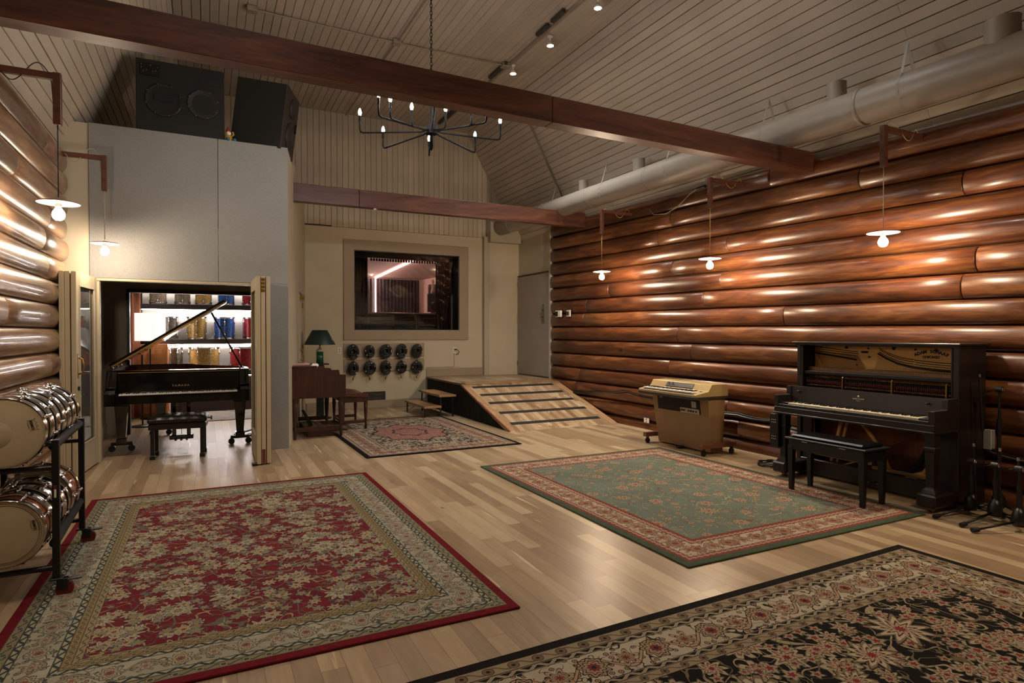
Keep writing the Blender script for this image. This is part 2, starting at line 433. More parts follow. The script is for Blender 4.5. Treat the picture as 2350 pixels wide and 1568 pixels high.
M_chrome=plain('chrome','d8d8da',.12,1.0,.04,20)
M_steel=plain('brushed_steel','8a8a8c',.35,1.0,.1)
M_white=plain('white_paint','e4e0d8',.5,0,.03)
M_doorp=plain('door_cream_paint','b5a88c',.45,0,.05,3)
M_doorg=plain('grey_door_paint','988f84',.5,0,.04,3)
M_glassm=G_('clear_glass'); M_glassm.b.inputs['Transmission Weight'].default_value=1.0; M_glassm.b.inputs['IOR'].default_value=1.45; M_glass=M_glassm.out('ffffff',.0)
M_duct=plain('painted_duct','968e82',.45,0,.05,2)
M_brass=plain('brass','a88640',.3,1.0,.1)
M_cable=plain('black_cable','0c0c0d',.4)
M_conduit=plain('painted_conduit','8f8472',.5)
M_darkbr=plain('dark_brown_paint','4a3628',.5,0,.08,3)

# ------------------------------------------------------------------ camera
cam_d=bpy.data.cameras.new('camera'); cam=bpy.data.objects.new('camera',cam_d); COL.objects.link(cam)
cam.location=(0,0,1.42); cam_d.sensor_width=36; cam_d.lens=1400/2350*36; cam_d.clip_start=.05
cam.rotation_euler=(R(90)-math.atan(18/1400.),0,-R(26.6))
bpy.context.scene.camera=cam

# ------------------------------------------------------------------ floor
struct('floor',MB().box(-2.6,-4.2,-.1,6.3,16.5,0),M_floor)

# ------------------------------------------------------------------ log walls
def base_r(y): return .150-.00706*(y-2.53)
def sp_r(y): return .2234+.00242*(y-2.53)
def log_wall(name,mat,xs,sgn,depth,y0,y1,base,sp,k0,k1,topfrac,seed,round_end=True):
    rnd=random.Random(seed); mb=MB(); tones=[]
    NA=11
    for k in range(k0,k1+1):
        # joints along the course
        js=[y0]; y=y0+rnd.uniform(.4,3.6)
        while y<y1-.7: js.append(y); y+=rnd.uniform(2.4,5.4)
        js.append(y1)
        bulge=depth*rnd.uniform(.88,1.1)
        for a,b in zip(js,js[1:]):
            tone=rnd.random(); b2=bulge*rnd.uniform(.95,1.05); g=.004
            ys=[a+g,a+g+.006]; t=a+.4
            while t<b-.2: ys.append(t); t+=.4
            last=(b==y1)
            if last and round_end: ys+= [b-.05,b-.022,b-.006,b]; sc={len(ys)-1:.0,len(ys)-2:.62,len(ys)-3:.86,len(ys)-4:1.0}
            else: ys+=[b-g-.006,b-g]; sc={len(ys)-1:.93,len(ys)-2:1.0}
            sc[0]=.93 if a!=y0 else 1.0
            vs=[];ph=rnd.uniform(0,6)
            for i,yy in enumerate(ys):
                z0=base(yy)+(k)*sp(yy); z1=z0+sp(yy); zc=(z0+z1)/2; h=(z1-z0)/2-.0015
                q=sc.get(i,1.0); wv=1+.03*math.sin(yy*1.7+ph)
                for j in range(NA):
                    an=-PI/2+PI*j/(NA-1)
                    if k==k1 : an=-PI/2+(PI*topfrac)*j/(NA-1)
                    hh=h*(1 if q>.9 else .9+.1*q)
                    vs.append((xs+sgn*-b2*wv*q*max(0,math.cos(an))**.8, yy, zc+hh*math.sin(an)))
                vs.append((xs-sgn*-.03,yy,vs[-1][2])) # back at top
            n=NA+1; fs=[]
            for i in range(len(ys)-1):
                for j in range(n-1):
                    q=(i*n+j,(i+1)*n+j,(i+1)*n+j+1,i*n+j+1); fs.append(q if sgn<0 else q[::-1])
            fs.append(tuple(range(n)) if sgn<0 else tuple(range(n-1,-1,-1)))
            e=tuple(range((len(ys)-1)*n,len(ys)*n)); fs.append(e[::-1] if sgn<0 else e)
            mb.add(vs,fs,0,True); tones+=[tone]*len(fs)
    nlog=len(mb.f)
    hi=base(y1)+(k1+.45)*sp(y1)
    x2=xs+sgn*.0; h0=base(y0)+(k1+.3)*sp(y0); h1=base(y1)+(k1+.3)*sp(y1); mb.prism([(y0,0),(y1-.02,0),(y1-.02,h1),(y0,h0)],min(x2,x2+sgn*.14),max(x2,x2+sgn*.14),axis='x',mi=1)
    tones+=[0]*6
    o=struct(name,mb,[mat,M_gap]); tone_attr(o,tones); return o
log_wall('wall_right',M_logR,5.915,1,.09,-4.0,10.05,base_r,sp_r,-1,13,.93,3)
log_wall('wall_left',M_logL,-1.345,-1,.075,-4.0,7.74,lambda y:.10,lambda y:.2285,-1,13,.75,5)

# plaster beyond the logs
mb=MB().box(5.93,10.02,.0,6.1,11.62,3.62).box(5.86,10.07,0,5.95,10.13,3.5)
struct('wall_right_alcove',mb,M_cream)
# front (behind the camera)
struct('wall_back',MB().box(-2.0,-4.2,0,6.3,-4.0,5.7),M_cream)

# ------------------------------------------------------------------ far wall with window hole
mb=MB()
wx0,wx1,wz0,wz1=2.487,4.60,1.488,2.995
mb.box(1.55,11.6,0,wx0,12.0,3.40).box(wx1,11.6,0,5.22,12.0,3.40).box(wx0,11.6,0,wx1,12.0,wz0).box(wx0,11.6,wz1,wx1,12.0,3.40)
mb.box(5.22,11.52,0,6.1,12.0,3.62)
struct('wall_far',mb,M_cream)
# pilaster return (greyish) and box over it
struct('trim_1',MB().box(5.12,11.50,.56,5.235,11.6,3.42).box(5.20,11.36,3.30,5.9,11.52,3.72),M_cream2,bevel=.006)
# gable boards
def gable():
    mb=MB(); tones=[]; rnd=random.Random(11)
    mb.box(-1.7,11.64,3.38,6.2,11.9,5.54,1); tones+=[0]*6
    x=-1.6
    while x<6.1:
        w=.105; xc=x+w/2
        zt=5.51
        if xc>4.76: zt=5.51-(xc-4.76)*1.85
        if xc<-.34: zt=5.51-(-.34-xc)*1.98
        zb=3.405+(.0 if xc>2.06 else .02)
        if zt>zb-.1:
            zt=min(5.56,zt+.32)
            mb.rbox(x+.002,11.6,zb,x+w-.002,11.66,zt,.004,0); tones+=[rnd.random()]*26
        x+=w
    tones=tones[:len(mb.f)]+[0]*(len(mb.f)-len(tones))
    o=struct('wall_gable',mb,[M_gable,M_gap]); tone_attr(o,tones)
gable()
# ------------------------------------------------------------------ ceilings
def boards(name,p0,dirv,L,n_in,y0,y1,w,seed,joints):
    """strip boards running along y; laid from p0 along dirv (x,z), inner normal n_in"""
    mb=MB(); tones=[]; rnd=random.Random(seed)
    d=Vector((dirv[0],0,dirv[1])).normalized(); n=Vector((n_in[0],0,n_in[1])).normalized(); P=Vector((p0[0],0,p0[1]))
    a=P-n*.02; b=P+d*L-n*.02; c=b-n*.08; e=a-n*.08
    vs=[(q.x,y,q.z) for y in (y0,y1) for q in (a,b,c,e)]
    mb.add(vs,[(0,1,2,3),(7,6,5,4),(0,4,5,1),(1,5,6,2),(2,6,7,3),(3,7,4,0)],1); tones+=[0]*6
    s=0; i=0
    while s<L-.01:
        w2=min(w,L-s); g=.0022+(.0018 if rnd.random()<.15 else 0)
        js=[y0]+[j+ (0 if rnd.random()<.7 else rnd.uniform(-.9,.9)) for j in joints]+[y1]; js=sorted(js)
        for ya,yb in zip(js,js[1:]):
            if yb-ya<.05: continue
            q0=P+d*(s+g); q1=P+d*(s+w2-g); q2=q1-n*.02; q3=q0-n*.02; q0b=q0+d*.004; q1b=q1-d*.004; q0=q0-n*.004; q1=q1-n*.004
            ring=[q3,q0,q0b,q1b,q1,q2]
            vs=[(q.x,y,q.z) for y in (ya+.0008,yb-.0008) for q in ring]
            fs=[(k,k+1,k+7,k+6) for k in range(5)]+[(5,4,3,2,1,0),(6,7,8,9,10,11)]
            mb.add(vs,fs,0); tones+=[rnd.random()]*len(fs)
        s+=w; i+=1
    o=struct(name,mb,[M_board,M_gap]); tone_attr(o,tones); return o
boards('ceiling',(-.36,5.51),(1,0),5.14,(0,-1),-4.1,11.62,.105,1,[6.6,1.9])
boards('ceiling_slope_right',(4.78,5.51),(.4755,-.8797),2.80,(-.8797,-.4755),-4.1,11.62,.105,2,[8.9,3.3])
boards('ceiling_slope_left',(-.36,5.51),(-.451,-.8925),2.9,(.8925,-.451),-4.1,11.62,.105,3,[4.6,.5])

# ------------------------------------------------------------------ drum booth (grey fabric front, room behind)
mb=MB()
mb.box(-1.70,8.0,0,-1.135,8.12,3.705,0)              # white return
struct('wall_booth_left',mb,M_cream)
dx0,dx1,dz=-1.075,.665,2.03
mb=MB()
mb.rbox(-1.132,7.985,dz,.128,8.1,3.71,.003).rbox(.132,7.985,dz,.908,8.1,3.71,.003)
mb.rbox(-1.132,7.985,0,dx0,8.1,dz-.001,.003).rbox(dx1,7.985,0,.908,8.1,dz-.001,.003)
struct('wall_booth_front',mb,M_fabric)
# roof slab, slanted side wall, inner walls
mb=MB()
mb.prism([(-1.7,8.02),(.906,8.02),(1.605,11.62),(-1.7,11.62)],3.55,3.705)
struct('ceiling_booth_roof',mb,M_darkbr)
# slanted side wall with door hole: door between y 8.85 and 10.45 along the wall line
sl=Vector((1.605-.908,11.6-8.0)).normalized(); sn=Vector((sl.y,-sl.x))
def slant(t,off,z): p=Vector((.908,8.0))+sl*t+sn*off; return (p.x,p.y,z)
def sbox(mb,t0,t1,o0,o1,z0,z1,mi=0):
    vs=[slant(t,o,z) for z in (z0,z1) for t,o in ((t0,o0),(t1,o0),(t1,o1),(t0,o1))]
    return mb.add(vs,[(0,1,2,3),(7,6,5,4),(0,4,5,1),(1,5,6,2),(2,6,7,3),(3,7,4,0)],mi)
mb=MB(); LS=3.667
sbox(mb,.02,1.3,-.12,0,0,3.70); sbox(mb,1.3,2.05,-.12,0,0,3.85); sbox(mb,2.05,2.98,-.12,0,2.08,3.85); sbox(mb,2.98,LS,-.12,0,0,3.85)
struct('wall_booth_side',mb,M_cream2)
mb=MB(); sbox(mb,2.07,2.96,-.06,-.015,0,2.06); d2=obj('door_2',mb,M_cream,kind='structure')
mb=MB(); 
for z in (.3,1.15,1.85): sbox(mb,2.93,2.975,-.02,.012,z,z+.09)
obj('hinge',mb,M_brass,parent=d2)
a=Vector(slant(2.16,.0,0)); h=Vector((sn.x,sn.y,0))
mb=MB().tube([a+Vector((0,0,1.0)),a+h*.05+Vector((0,0,1.0)),a+h*.06+Vector((0,0,1.08)),a+h*.05+Vector((0,0,1.16)),a+Vector((0,0,1.16))],.008)
obj('door_handle',mb,M_brass,parent=d2)
mb=MB(); sbox(mb,2.5,2.72,-.01,.05,1.98,2.05); sbox(mb,2.3,2.6,.03,.05,2.0,2.02); obj('door_closer',mb,M_brass,parent=d2)
# booth interior
mb=MB().box(-1.40,8.1,0,-1.26,10.1,2.35).box(-1.26,8.1,0,-1.20,8.12,2.3)
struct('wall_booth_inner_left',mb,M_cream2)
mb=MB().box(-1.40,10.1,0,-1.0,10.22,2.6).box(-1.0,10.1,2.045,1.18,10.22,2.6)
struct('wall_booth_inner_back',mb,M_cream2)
struct('ceiling_booth',MB().prism([(-1.4,8.1),(.80,8.1),(1.20,10.2),(-1.4,10.2)],2.22,2.30),M_darkbr)
struct('trim_2',MB().box(dx0-.0,7.99,dz-.03,dx1,8.1,dz).box(-1.10,8.1,2.06,.78,8.16,2.22).box(dx0,8.0,0,dx0+.03,8.1,dz).box(dx1-.03,8.0,0,dx1,8.1,dz),M_doorp,bevel=.004)
# black steel frame of the inner opening
mb=MB().box(-1.0,10.06,0,-.965,10.2,2.045).box(-1.0,10.06,2.0,1.16,10.2,2.045)
struct('window_2',mb,M_black)
mb=MB().rbox(-1.256,10.085,0,-1.0,10.1,.17,.004).rbox(-1.262,8.13,0,-1.245,10.09,.17,.004)
struct('baseboard_booth',mb,M_cream2)
# drum store behind
mb=MB().box(-2.2,12.86,0,1.6,13.0,3.0)
struct('wall_drum_store_back',mb,M_white)
struct('wall_drum_store_left',MB().box(-2.2,10.22,0,-2.1,12.9,3.0),M_white)
struct('wall_drum_store_right',MB().box(1.55,12.02,0,1.65,12.9,3.0),M_white)
struct('ceiling_drum_store',MB().prism([(-2.2,10.2),(1.16,10.2),(1.42,11.6),(1.6,12.1),(1.6,13.0),(-2.2,13.0)],2.9,3.0),M_white)

# ------------------------------------------------------------------ baseboards
mb=MB().rbox(1.62,11.575,0,3.9,11.6,.15,.004)
struct('baseboard_far',mb,M_taupe)
mb=MB().rbox(3.9,11.575,.565,5.12,11.6,.72,.004); struct('baseboard_platform',mb,M_taupe)
# ------------------------------------------------------------------ grey door in the right alcove wall
mb=MB().rbox(5.895,10.2,.58,5.93,11.5,2.60,.004); d1=obj('door_1',mb,M_doorg,kind='structure')
mb=MB().rbox(5.885,10.36,1.62,5.90,10.44,2.0,.002).tube([(5.885,10.40,1.74),(5.835,10.40,1.745),(5.825,10.40,1.81),(5.835,10.40,1.875),(5.885,10.40,1.88)],.009)
obj('door_handle',mb,M_steel,parent=d1,label='steel pull handle on a backplate')
mb=MB()
for z in (.75,1.7,2.4): mb.cyl((5.89,11.49,z),(5.89,11.49,z+.1),.01)
obj('hinge',mb,M_brass,parent=d1)
struct('trim_3',MB().box(5.905,10.14,2.615,5.93,11.52,2.64),M_darkbr)

# ------------------------------------------------------------------ control-room window
mb=MB()
for a in ((2.29,11.575,1.30,2.487,11.6,3.19),(4.60,11.575,1.30,4.80,11.6,3.19),(2.487,11.575,1.30,4.60,11.6,1.488),(2.487,11.575,2.995,4.60,11.6,3.19)): mb.rbox(*a,.003)
w1=obj('window_1',mb,M_taupe,kind='structure')
mb=MB().box(2.487,11.6,1.488,2.50,12.0,2.995).box(4.587,11.6,1.488,4.60,12.0,2.995).box(2.487,11.6,1.488,4.6,12.0,1.50).box(2.487,11.6,2.983,4.6,12.0,2.995)
mb.box(2.50,11.86,1.50,2.56,11.95,2.983).box(4.53,11.86,1.50,4.587,11.95,2.983).box(2.5,11.86,2.90,4.587,11.95,2.983)
obj('reveal',mb,M_black,parent=w1,label='black painted reveal')
q=MB(); q.M=T(3.54,11.86,2.24,R(9)); obj('pane',q.box(-1.04,-.003,-.745,1.04,.003,.745),M_glass,parent=w1)
# control room shell
g=G_('pink_lit_plaster'); M_pink=plain('control_room_plaster','cbb2a4',.7,0,.04,2)
mb=MB().box(1.9,14.9,.4,3.2,15.0,3.2)
mb.add([(1.8,12.0,3.02),(6.4,12.0,3.02),(6.4,14.6,2.76),(1.8,14.6,2.76)],[(0,3,2,1)])
struct('ceiling_control_room',mb,M_pink)
struct('wall_control_room_back',MB().box(1.8,14.62,.3,6.4,14.7,3.1),M_pink)
mb=MB(); mb.add([(4.82,14.62,.3),(6.0,12.0,.3),(6.0,12.0,3.1),(4.82,14.62,3.1)],[(0,3,2,1)]); mb.box(1.75,12.0,.3,1.8,14.7,3.1)
struct('wall_control_room_sides',mb,M_pink)
struct('floor_control_room',MB().box(1.8,12.0,.45,6.4,14.7,.5),M_darkbr)
# ------------------------------------------------------------------ beams
def beam(label,p0,p1,z,h,dep,cuts):
    p0=Vector(p0);p1=Vector(p1); L=(p1-p0).length; an=math.atan2(p1.y-p0.y,p1.x-p0.x)
    t=thing('ceiling_beam',label,'beam',(p0.x,p0.y,z),an,group='exposed ceiling beams')
    cs=[0]+cuts+[L]
    for i,(a,b) in enumerate(zip(cs,cs[1:])):
        gx=.0025
        mb=MB().rbox(a+(gx if i else 0),0,0,b-(gx if b<L else 0),dep,h,.004)
        obj('timber',mb,M_beam,parent=t)
    return t
beam('large red-brown ceiling beam crossing the room nearest the viewer',(-1.5,4.24),(5.85,4.43),3.155,.215,.145,[4.05])
beam('slimmer red-brown ceiling beam farther back, in front of the far gable',(.96,8.87),(5.85,8.86),3.249,.25,.12,[1.02])
# bracket plates at the beam ends
for (y,z,l) in ((4.52,3.2,'white metal bracket at the right end of the near beam'),(8.95,3.28,'white metal bracket at the right end of the far beam')):
    t=obj('beam_bracket',MB().rbox(5.80,y,z,5.90,y+.012,z+.16,.002).rbox(5.80,y,z,5.83,y+.1,z+.012,.002),M_white,label=l,cat='bracket')

# ------------------------------------------------------------------ pendants
M_bulb=emit('pendant_bulb_glow','ffe2be',900)
M_bulb_dim=emit('dimmed_pendant_bulb_glow','ffe6c8',360)
M_disc_t=plain('pendant_disc_top','7a5040',.5); M_disc_b=plain('pendant_disc_white','efe6da',.5,0,.03)
def pendant(sx,x,y,zd,za,wallx,label,cord_col,arm_up):
    """wall-arm pendant: sx=-1 arm comes from a wall at larger x"""
    t=thing('pendant_lamp',label,'lamp',(x,y,zd),0,group='pendant lamps on wooden wall arms')
    H=za-zd
    mb=MB(); 
    if wallx>x: mb.rbox(0,-.022,H-.045,wallx-x,.022,H,.004)
    else: mb.rbox(wallx-x,-.022,H-.045,0,.022,H,.004)
    obj('wall_arm',mb,M_brk,parent=t)
    obj('drop_arm',MB().rbox(-.024,-.024,H-.36,.024,.024,H+.004,.004),M_brk,parent=t)
    mb=MB().tube([(0,0,.04),(0,0,H-.35)],.0035); 
    obj('cord',mb,cord_col,parent=t)
    k=1 if wallx>x else -1; L=abs(wallx-x)
    pts=[(k*.0,.0,H-.30),(k*.03,.03,H-.18)]
    for i in range(34):
        a=i/33; pts.append((k*(.04+L*.95*a),.03*math.cos(a*6),H-.02+(.09-.03*a)*math.sin(a*PI*3.0)))
    obj('loose_cable',MB().tube(pts,.0035),cord_col,parent=t,label='cable looped around the arm')
    mb=MB().lathe([(.0,.022),(.02,.022),(.022,.006),(.126,.003),(.128,-.001),(.128,-.005)],n=36,mi=0).lathe([(.128,-.005),(.124,-.006),(0,-.006)],n=36,mi=1)
    obj('disc_shade',mb,[M_disc_t,M_disc_b],parent=t)
    obj('socket',MB().lathe([(.0,-.006),(.021,-.006),(.021,-.03),(.0,-.03)],n=18),M_steel,parent=t)
    mb=MB().lathe([(.0,-.125),(.016,-.123),(.030,-.114),(.038,-.098),(.040,-.084),(.036,-.066),(.026,-.050),(.017,-.038),(.0155,-.030)],n=14)
    obj('bulb',mb,(M_bulb if wallx>x else M_bulb_dim),parent=t,label='glowing clear bulb')
    return t
M_cordy=plain('yellow_cord','a58a4a',.5); M_cordw=plain('beige_cord','a89a80',.5)
pendant(-1,5.30,7.58,2.352,3.27,5.86,'pendant lamp on a wooden arm, farthest along the right log wall',M_cordy,1)
pendant(-1,5.30,5.385,2.305,3.25,5.86,'pendant lamp on a wooden arm, middle of the right log wall, yellow cord',M_cordy,1)
pendant(-1,5.30,3.33,2.305,3.235,5.86,'pendant lamp on a wooden arm above the upright piano, nearest on the right wall',M_cordw,1)
pendant(-1,5.30,1.15,2.30,3.21,5.86,'pendant lamp on the right log wall beside the viewer, out of frame',M_cordw,1)
pendant(1,-.93,5.30,2.345,3.25,-1.38,'pendant lamp with tilted disc on the left log wall, dark cord, nearest on the left',M_cable,1)
pendant(1,-.93,7.50,2.35,3.245,-1.38,'pendant lamp with pale cord hanging before the grey booth front',M_cordw,1)
pendant(1,-.93,3.15,2.34,3.24,-1.38,'pendant lamp on the left log wall beside the viewer, out of frame',M_cable,1)

# ------------------------------------------------------------------ chandelier
M_ironb=plain('dark_iron','040404',.8,0,.1,8,0,None,.15)
M_candle=emit('candle_bulb_glow','fffaf6',360)
def chandelier(x,y,z,label,grp=None):
    t=thing('chandelier',label,'chandelier',(x,y,z),0)
    hub=MB().cyl((0,0,.02),(0,0,.10),.055,n=20).cyl((0,0,-.10),(0,0,.02),.016).lathe([(0,-.14),(.012,-.12),(.016,-.10)],n=12).cyl((0,0,.10),(0,0,.42),.012)
    obj('hub',hub,M_ironb,parent=t)
    mb=MB(); zz=.42; i=0
    while zz<2.25:
        # oval link
        pts=[]
        for k in range(10):
            a=2*PI*k/10; u=.011*math.cos(a); w_=.021*math.sin(a); pts.append((u if i%2 else 0,0 if i%2 else u,zz+.02+w_))
        pts.append(pts[0]); mb.tube(pts,.0032,n=5,cap=False); zz+=.034; i+=1
    obj('chain',mb,M_ironb,parent=t)
    def arm(an,Rr,rise,b,dz=0.0):
        c,s=math.cos(an),math.sin(an)
        P=lambda r,h:(r*c,r*s,h)
        mb=MB().tube([P(.045,.05),P(.075,.045+dz),P(.10,.035+dz),P(Rr-.03,dz-.0),P(Rr-.008,.006+dz),P(Rr,.03+dz),P(Rr,rise+dz)],.0085,n=8)
        a=obj('arm',mb,M_ironb,parent=t)
        obj('candle_holder',MB().cyl(P(Rr,rise+dz-.055),P(Rr,rise+dz),.011,n=12),M_ironb,parent=a)
        pr=[(.008,0),(.014,.015),(.0155,.028),(.012,.045),(.006,.06),(.0,.068)]
        obj('candle_bulb',MB().lathe(pr,c=P(Rr,rise+dz),n=8),M_candle,parent=a)
    for k in range(8): arm(R(163-45*k),.655,.155,0)
    for an,rr in ((-142,.32),(-84,.30),(-64,.50),(-148,.56)): arm(R(an),rr,.14,0,.0)
chandelier(1.905,5.5,3.28,'black candle chandelier with many arms hanging between the beams')
# ------------------------------------------------------------------ ceiling track, spots, conduits
M_spotface=emit('spot_face_glow','fff2e0',60)
M_track=plain('dark_track','3a352e',.6)
t=thing('ceiling_track','painted lighting track running along the flat ceiling','track',(4.12,4,5.50))
obj('rail',MB().rbox(-.02,-7,-.03,.02,7,.0,.004),M_conduit,parent=t)
for y0,y1 in ((3.0,3.3),(2.6,2.9),(4.25,4.85),(1.5,2.0),(-.7,-.2),(5.2,7.2)):
    obj('cover_strip',MB().rbox(-.11,y0,-.045,-.06,y1,.0,.003),M_track,parent=t)
n=0
def spot(x,y,label,k=1.0):
    s=thing('ceiling_spot',label,'spotlight',(x,y,5.48),0,group='ceiling spotlights')
    obj('stem',MB().cyl((0,0,0),(0,0,-.08),.01).rbox(-.03,-.02,-.02,.03,.02,.01,.003),M_white,parent=s)
    obj('lamp_head',MB().lathe([(.0,-.07),(.02,-.07),(.035,-.10),(.047,-.13),(.045,-.13)],n=20),M_white,parent=s)
    obj('lamp_face',MB().lathe([(.0,-.135),(.03,-.133),(.046,-.128)],n=20),M_spotface,parent=s)
    ld=bpy.data.lights.new('spot_beam','SPOT'); ld.energy=SPOT_W*k; ld.color=(1,.97,.93); ld.spot_size=R(105); ld.spot_blend=.9; ld.shadow_soft_size=.05
    l=bpy.data.objects.new('spot_beam',ld); COL.objects.link(l); l.parent=s; l.location=(0,0,-.15)
SPOT_W=70
spot(4.17,8.29,'lit ceiling spotlight, farthest along the track, near the conduit box',3.4)
spot(4.22,7.26,'lit ceiling spotlight, middle one of the three in view',2.2)
spot(4.25,6.17,'lit ceiling spotlight at the top edge of the picture')
for y in (4.0,): spot(4.2,y,'ceiling spotlight out of view along the right-hand track')
for y in (6.4,3.0): spot(.25,y,'unseen ceiling spotlight added on the left for fill light')  # unseen lamps added on the left to raise the room's fill light
t=thing('conduit','grey electrical conduit running across the flat ceiling','conduit',(0,8.33,5.47))
obj('pipe',MB().cyl((.45,-.03,0),(2.35,.03,0),.011).cyl((2.42,.03,0),(4.05,0,0),.011),M_conduit,parent=t)
obj('pipe',MB().cyl((2.38,.08,0),(2.33,3.2,0),.011).cyl((2.40,0,0),(2.46,-9,0),.011),M_conduit,parent=t)
obj('junction_box',MB().rbox(2.33,-.04,-.03,2.44,.08,.03,.006),M_conduit,parent=t)
obj('junction_box',MB().rbox(4.0,-.06,-.03,4.14,.06,.03,.006),M_conduit,parent=t)
obj('junction_box',MB().rbox(.47,-.07,-.03,.60,.05,.03,.006),M_conduit,parent=t)
# conduit down the right slope
def slopeR(s,y,off=.02): return (4.78+.4755*s-.8797*off,y,5.51-.8797*s-.4755*off)
t=thing('conduit','pair of thin conduits running down the right ceiling slope near the far gable','conduit',slopeR(0,9.3))
o=Vector(slopeR(0,9.3))
for dy in (0,.035):
    obj('pipe',MB().tube([Vector(slopeR(.0,9.3+dy))-o,Vector(slopeR(2.1,9.3+dy))-o],.009),M_conduit,parent=t)

# ------------------------------------------------------------------ air duct
t=thing('air_duct','large round cream ventilation duct running above the right log wall','duct',(5.43,0,3.47))
def dz(y): return .0+.012*y
mb=MB()
ys=[-3.9]+[y for y in (-2.2,-.6,1.0,2.1,3.6,5.2,6.6,8.0,9.5,10.8)]+[11.36]
mb.tube([(0,y,dz(y)) for y in ys],.165,n=40)
obj('pipe',mb,M_duct,parent=t)
for y in (-.6,1.0,3.6,5.2,6.6,8.0,9.5,10.8):
    obj('joint_band',MB().lathe([(.166,-.02),(.171,-.018),(.171,.018),(.166,.02)],c=(0,y,dz(y)),n=40,axis='y'),M_duct,parent=t)
for y,rr in ((2.50,.115),(3.86,.085),(6.85,.085),(8.25,.075),(.6,.1)):
    mb=MB(); d=Vector((-.05,0,1)).normalized(); a=Vector((-.01,y,dz(y)+.08)); b=a+d*.21
    mb.tube([a,b,b+d*.012],[rr,rr,rr*1.04],n=28,cap=False); mb.lathe([(rr*.9,.0),(0,.001)],c=(b.x,b.y,b.z-.02),n=24,mi=1)
    obj('branch_collar',mb,[M_duct,M_matte],parent=t)
for y in (-.4,1.75,3.2,4.65,6.17,7.62,9.09,10.4):
    mb=MB(); pts=[(-.02,y+.0,dz(y)+.42-.0)]
    pts.append((-.10,y,dz(y)+.15))
    for k in range(0,9):
        a=R(140+k*25); pts.append((.169*math.cos(a),y,dz(y)+.169*math.sin(a)))
    pts.append((-.02,y+.004,dz(y)+.42))
    # flat strap
    vs=[];fs=[]
    for p in pts: vs+=[(p[0],p[1]-.012,p[2]),(p[0],p[1]+.012,p[2])]
    for i in range(len(pts)-1): fs.append((2*i,2*i+1,2*i+3,2*i+2))
    mb.add(vs,fs)
    obj('hanger_strap',mb,M_duct,parent=t)

# ------------------------------------------------------------------ loudspeakers on the booth roof
M_cab=plain('speaker_cabinet_black','090807',.7,0,.15,10)
M_baffle=plain('speaker_baffle_brown','2a221c',.6,0,.1)
M_cone=plain('speaker_cone_grey','1e1c1b',.6,0,.1,20)
M_dome=plain('speaker_dome','0a0a0a',.4)
def driver(par,x,z,r,y=0,first_label=None,dark=False):
    d=obj('woofer',MB().lathe([(r,0),(r,-.012),(r*.93,-.014),(r*.88,-.006),(r*.80,-.010),(r*.30,.045),(r*.28,.045)],c=(x,y,z),n=44,axis='y'),M_dome if dark else M_cone,parent=par,label=first_label)
    obj('dust_cap',MB().lathe([(r*.31,.042),(r*.25,.02),(r*.12,.008),(.0,.006)],c=(x,y,z),n=28,axis='y'),M_dome,parent=d)
    mb=MB()
    for k in range(8):
        a=2*PI*k/8+.3; mb.cyl((x+r*.965*math.cos(a),y-.017,z+r*.965*math.sin(a)),(x+r*.965*math.cos(a),y-.01,z+r*.965*math.sin(a)),.006,n=8)
    obj('screws',mb,M_steel,parent=d,kind='stuff')
t=thing('loudspeaker','large black loudspeaker facing the room on the booth roof, left of the two','speaker',(-.245,8.005,3.705),0,group='loudspeakers on the booth roof')
obj('cabinet',MB().rbox(-.445,.0,0,.445,.55,.805,.006),M_cab,parent=t)
driver(t,-.175,.37,.185,dark=True); driver(t,.225,.385,.165)
obj('badge',MB().rbox(-.27,-.014,.355,-.08,-.008,.43,.004),plain('dark_blue_badge','11131c',.3),parent=t,label='dark blue rectangular badge in front of the left woofer')
p=obj('control_plate',MB().rbox(-.405,-.012,.62,-.215,.0,.755,.004),plain('dark_plate','1c1916',.4,.5),parent=t)
mb=MB()
for px_,pz in ((-.39,.735),(-.30,.735),(-.235,.72),(-.39,.70),(-.37,.66),(-.34,.68),(-.28,.67),(-.25,.68)): mb.cyl((px_,-.018,pz),(px_,-.012,pz),.006,n=10)
obj('panel_controls',mb,M_steel,parent=p,kind='stuff')
obj('port_slot',MB().rbox(.19,-.004,.61,.40,.0,.735,.002),M_matte,parent=t)
t=thing('loudspeaker','black loudspeaker turned sideways and leaning on the booth roof, right of the two','speaker',(.63,8.36,3.715),0,group='loudspeakers on the booth roof',rot=(0,0,R(70)))
q=MB(); q.M=T(rx=R(7)); q.rbox(-.30,-.30,.01,.30,.28,.80,.006); obj('cabinet',q,M_cab,parent=t)
q=MB(); q.M=T(rx=R(7)); q.rbox(-.30,-.315,.01,.30,-.295,.80,.004); obj('baffle',q,M_baffle,parent=t)
for z,r in ((.25,.165),(.60,.12)):
    q=MB(); q.M=T(rx=R(7)); q.lathe([(r,0),(r,-.02),(r*.9,-.022),(r*.8,-.012),(r*.3,.02),(0,.015)],c=(0,-.316,z),n=36,axis='y'); obj('woofer',q,M_cone,parent=t)
q=MB(); q.M=T(rx=R(7))
for zz in (.38,.42,.46): q.cyl((.22,-.335,zz),(.22,-.316,zz),.018,n=12)
obj('knob',q,M_black,parent=t)
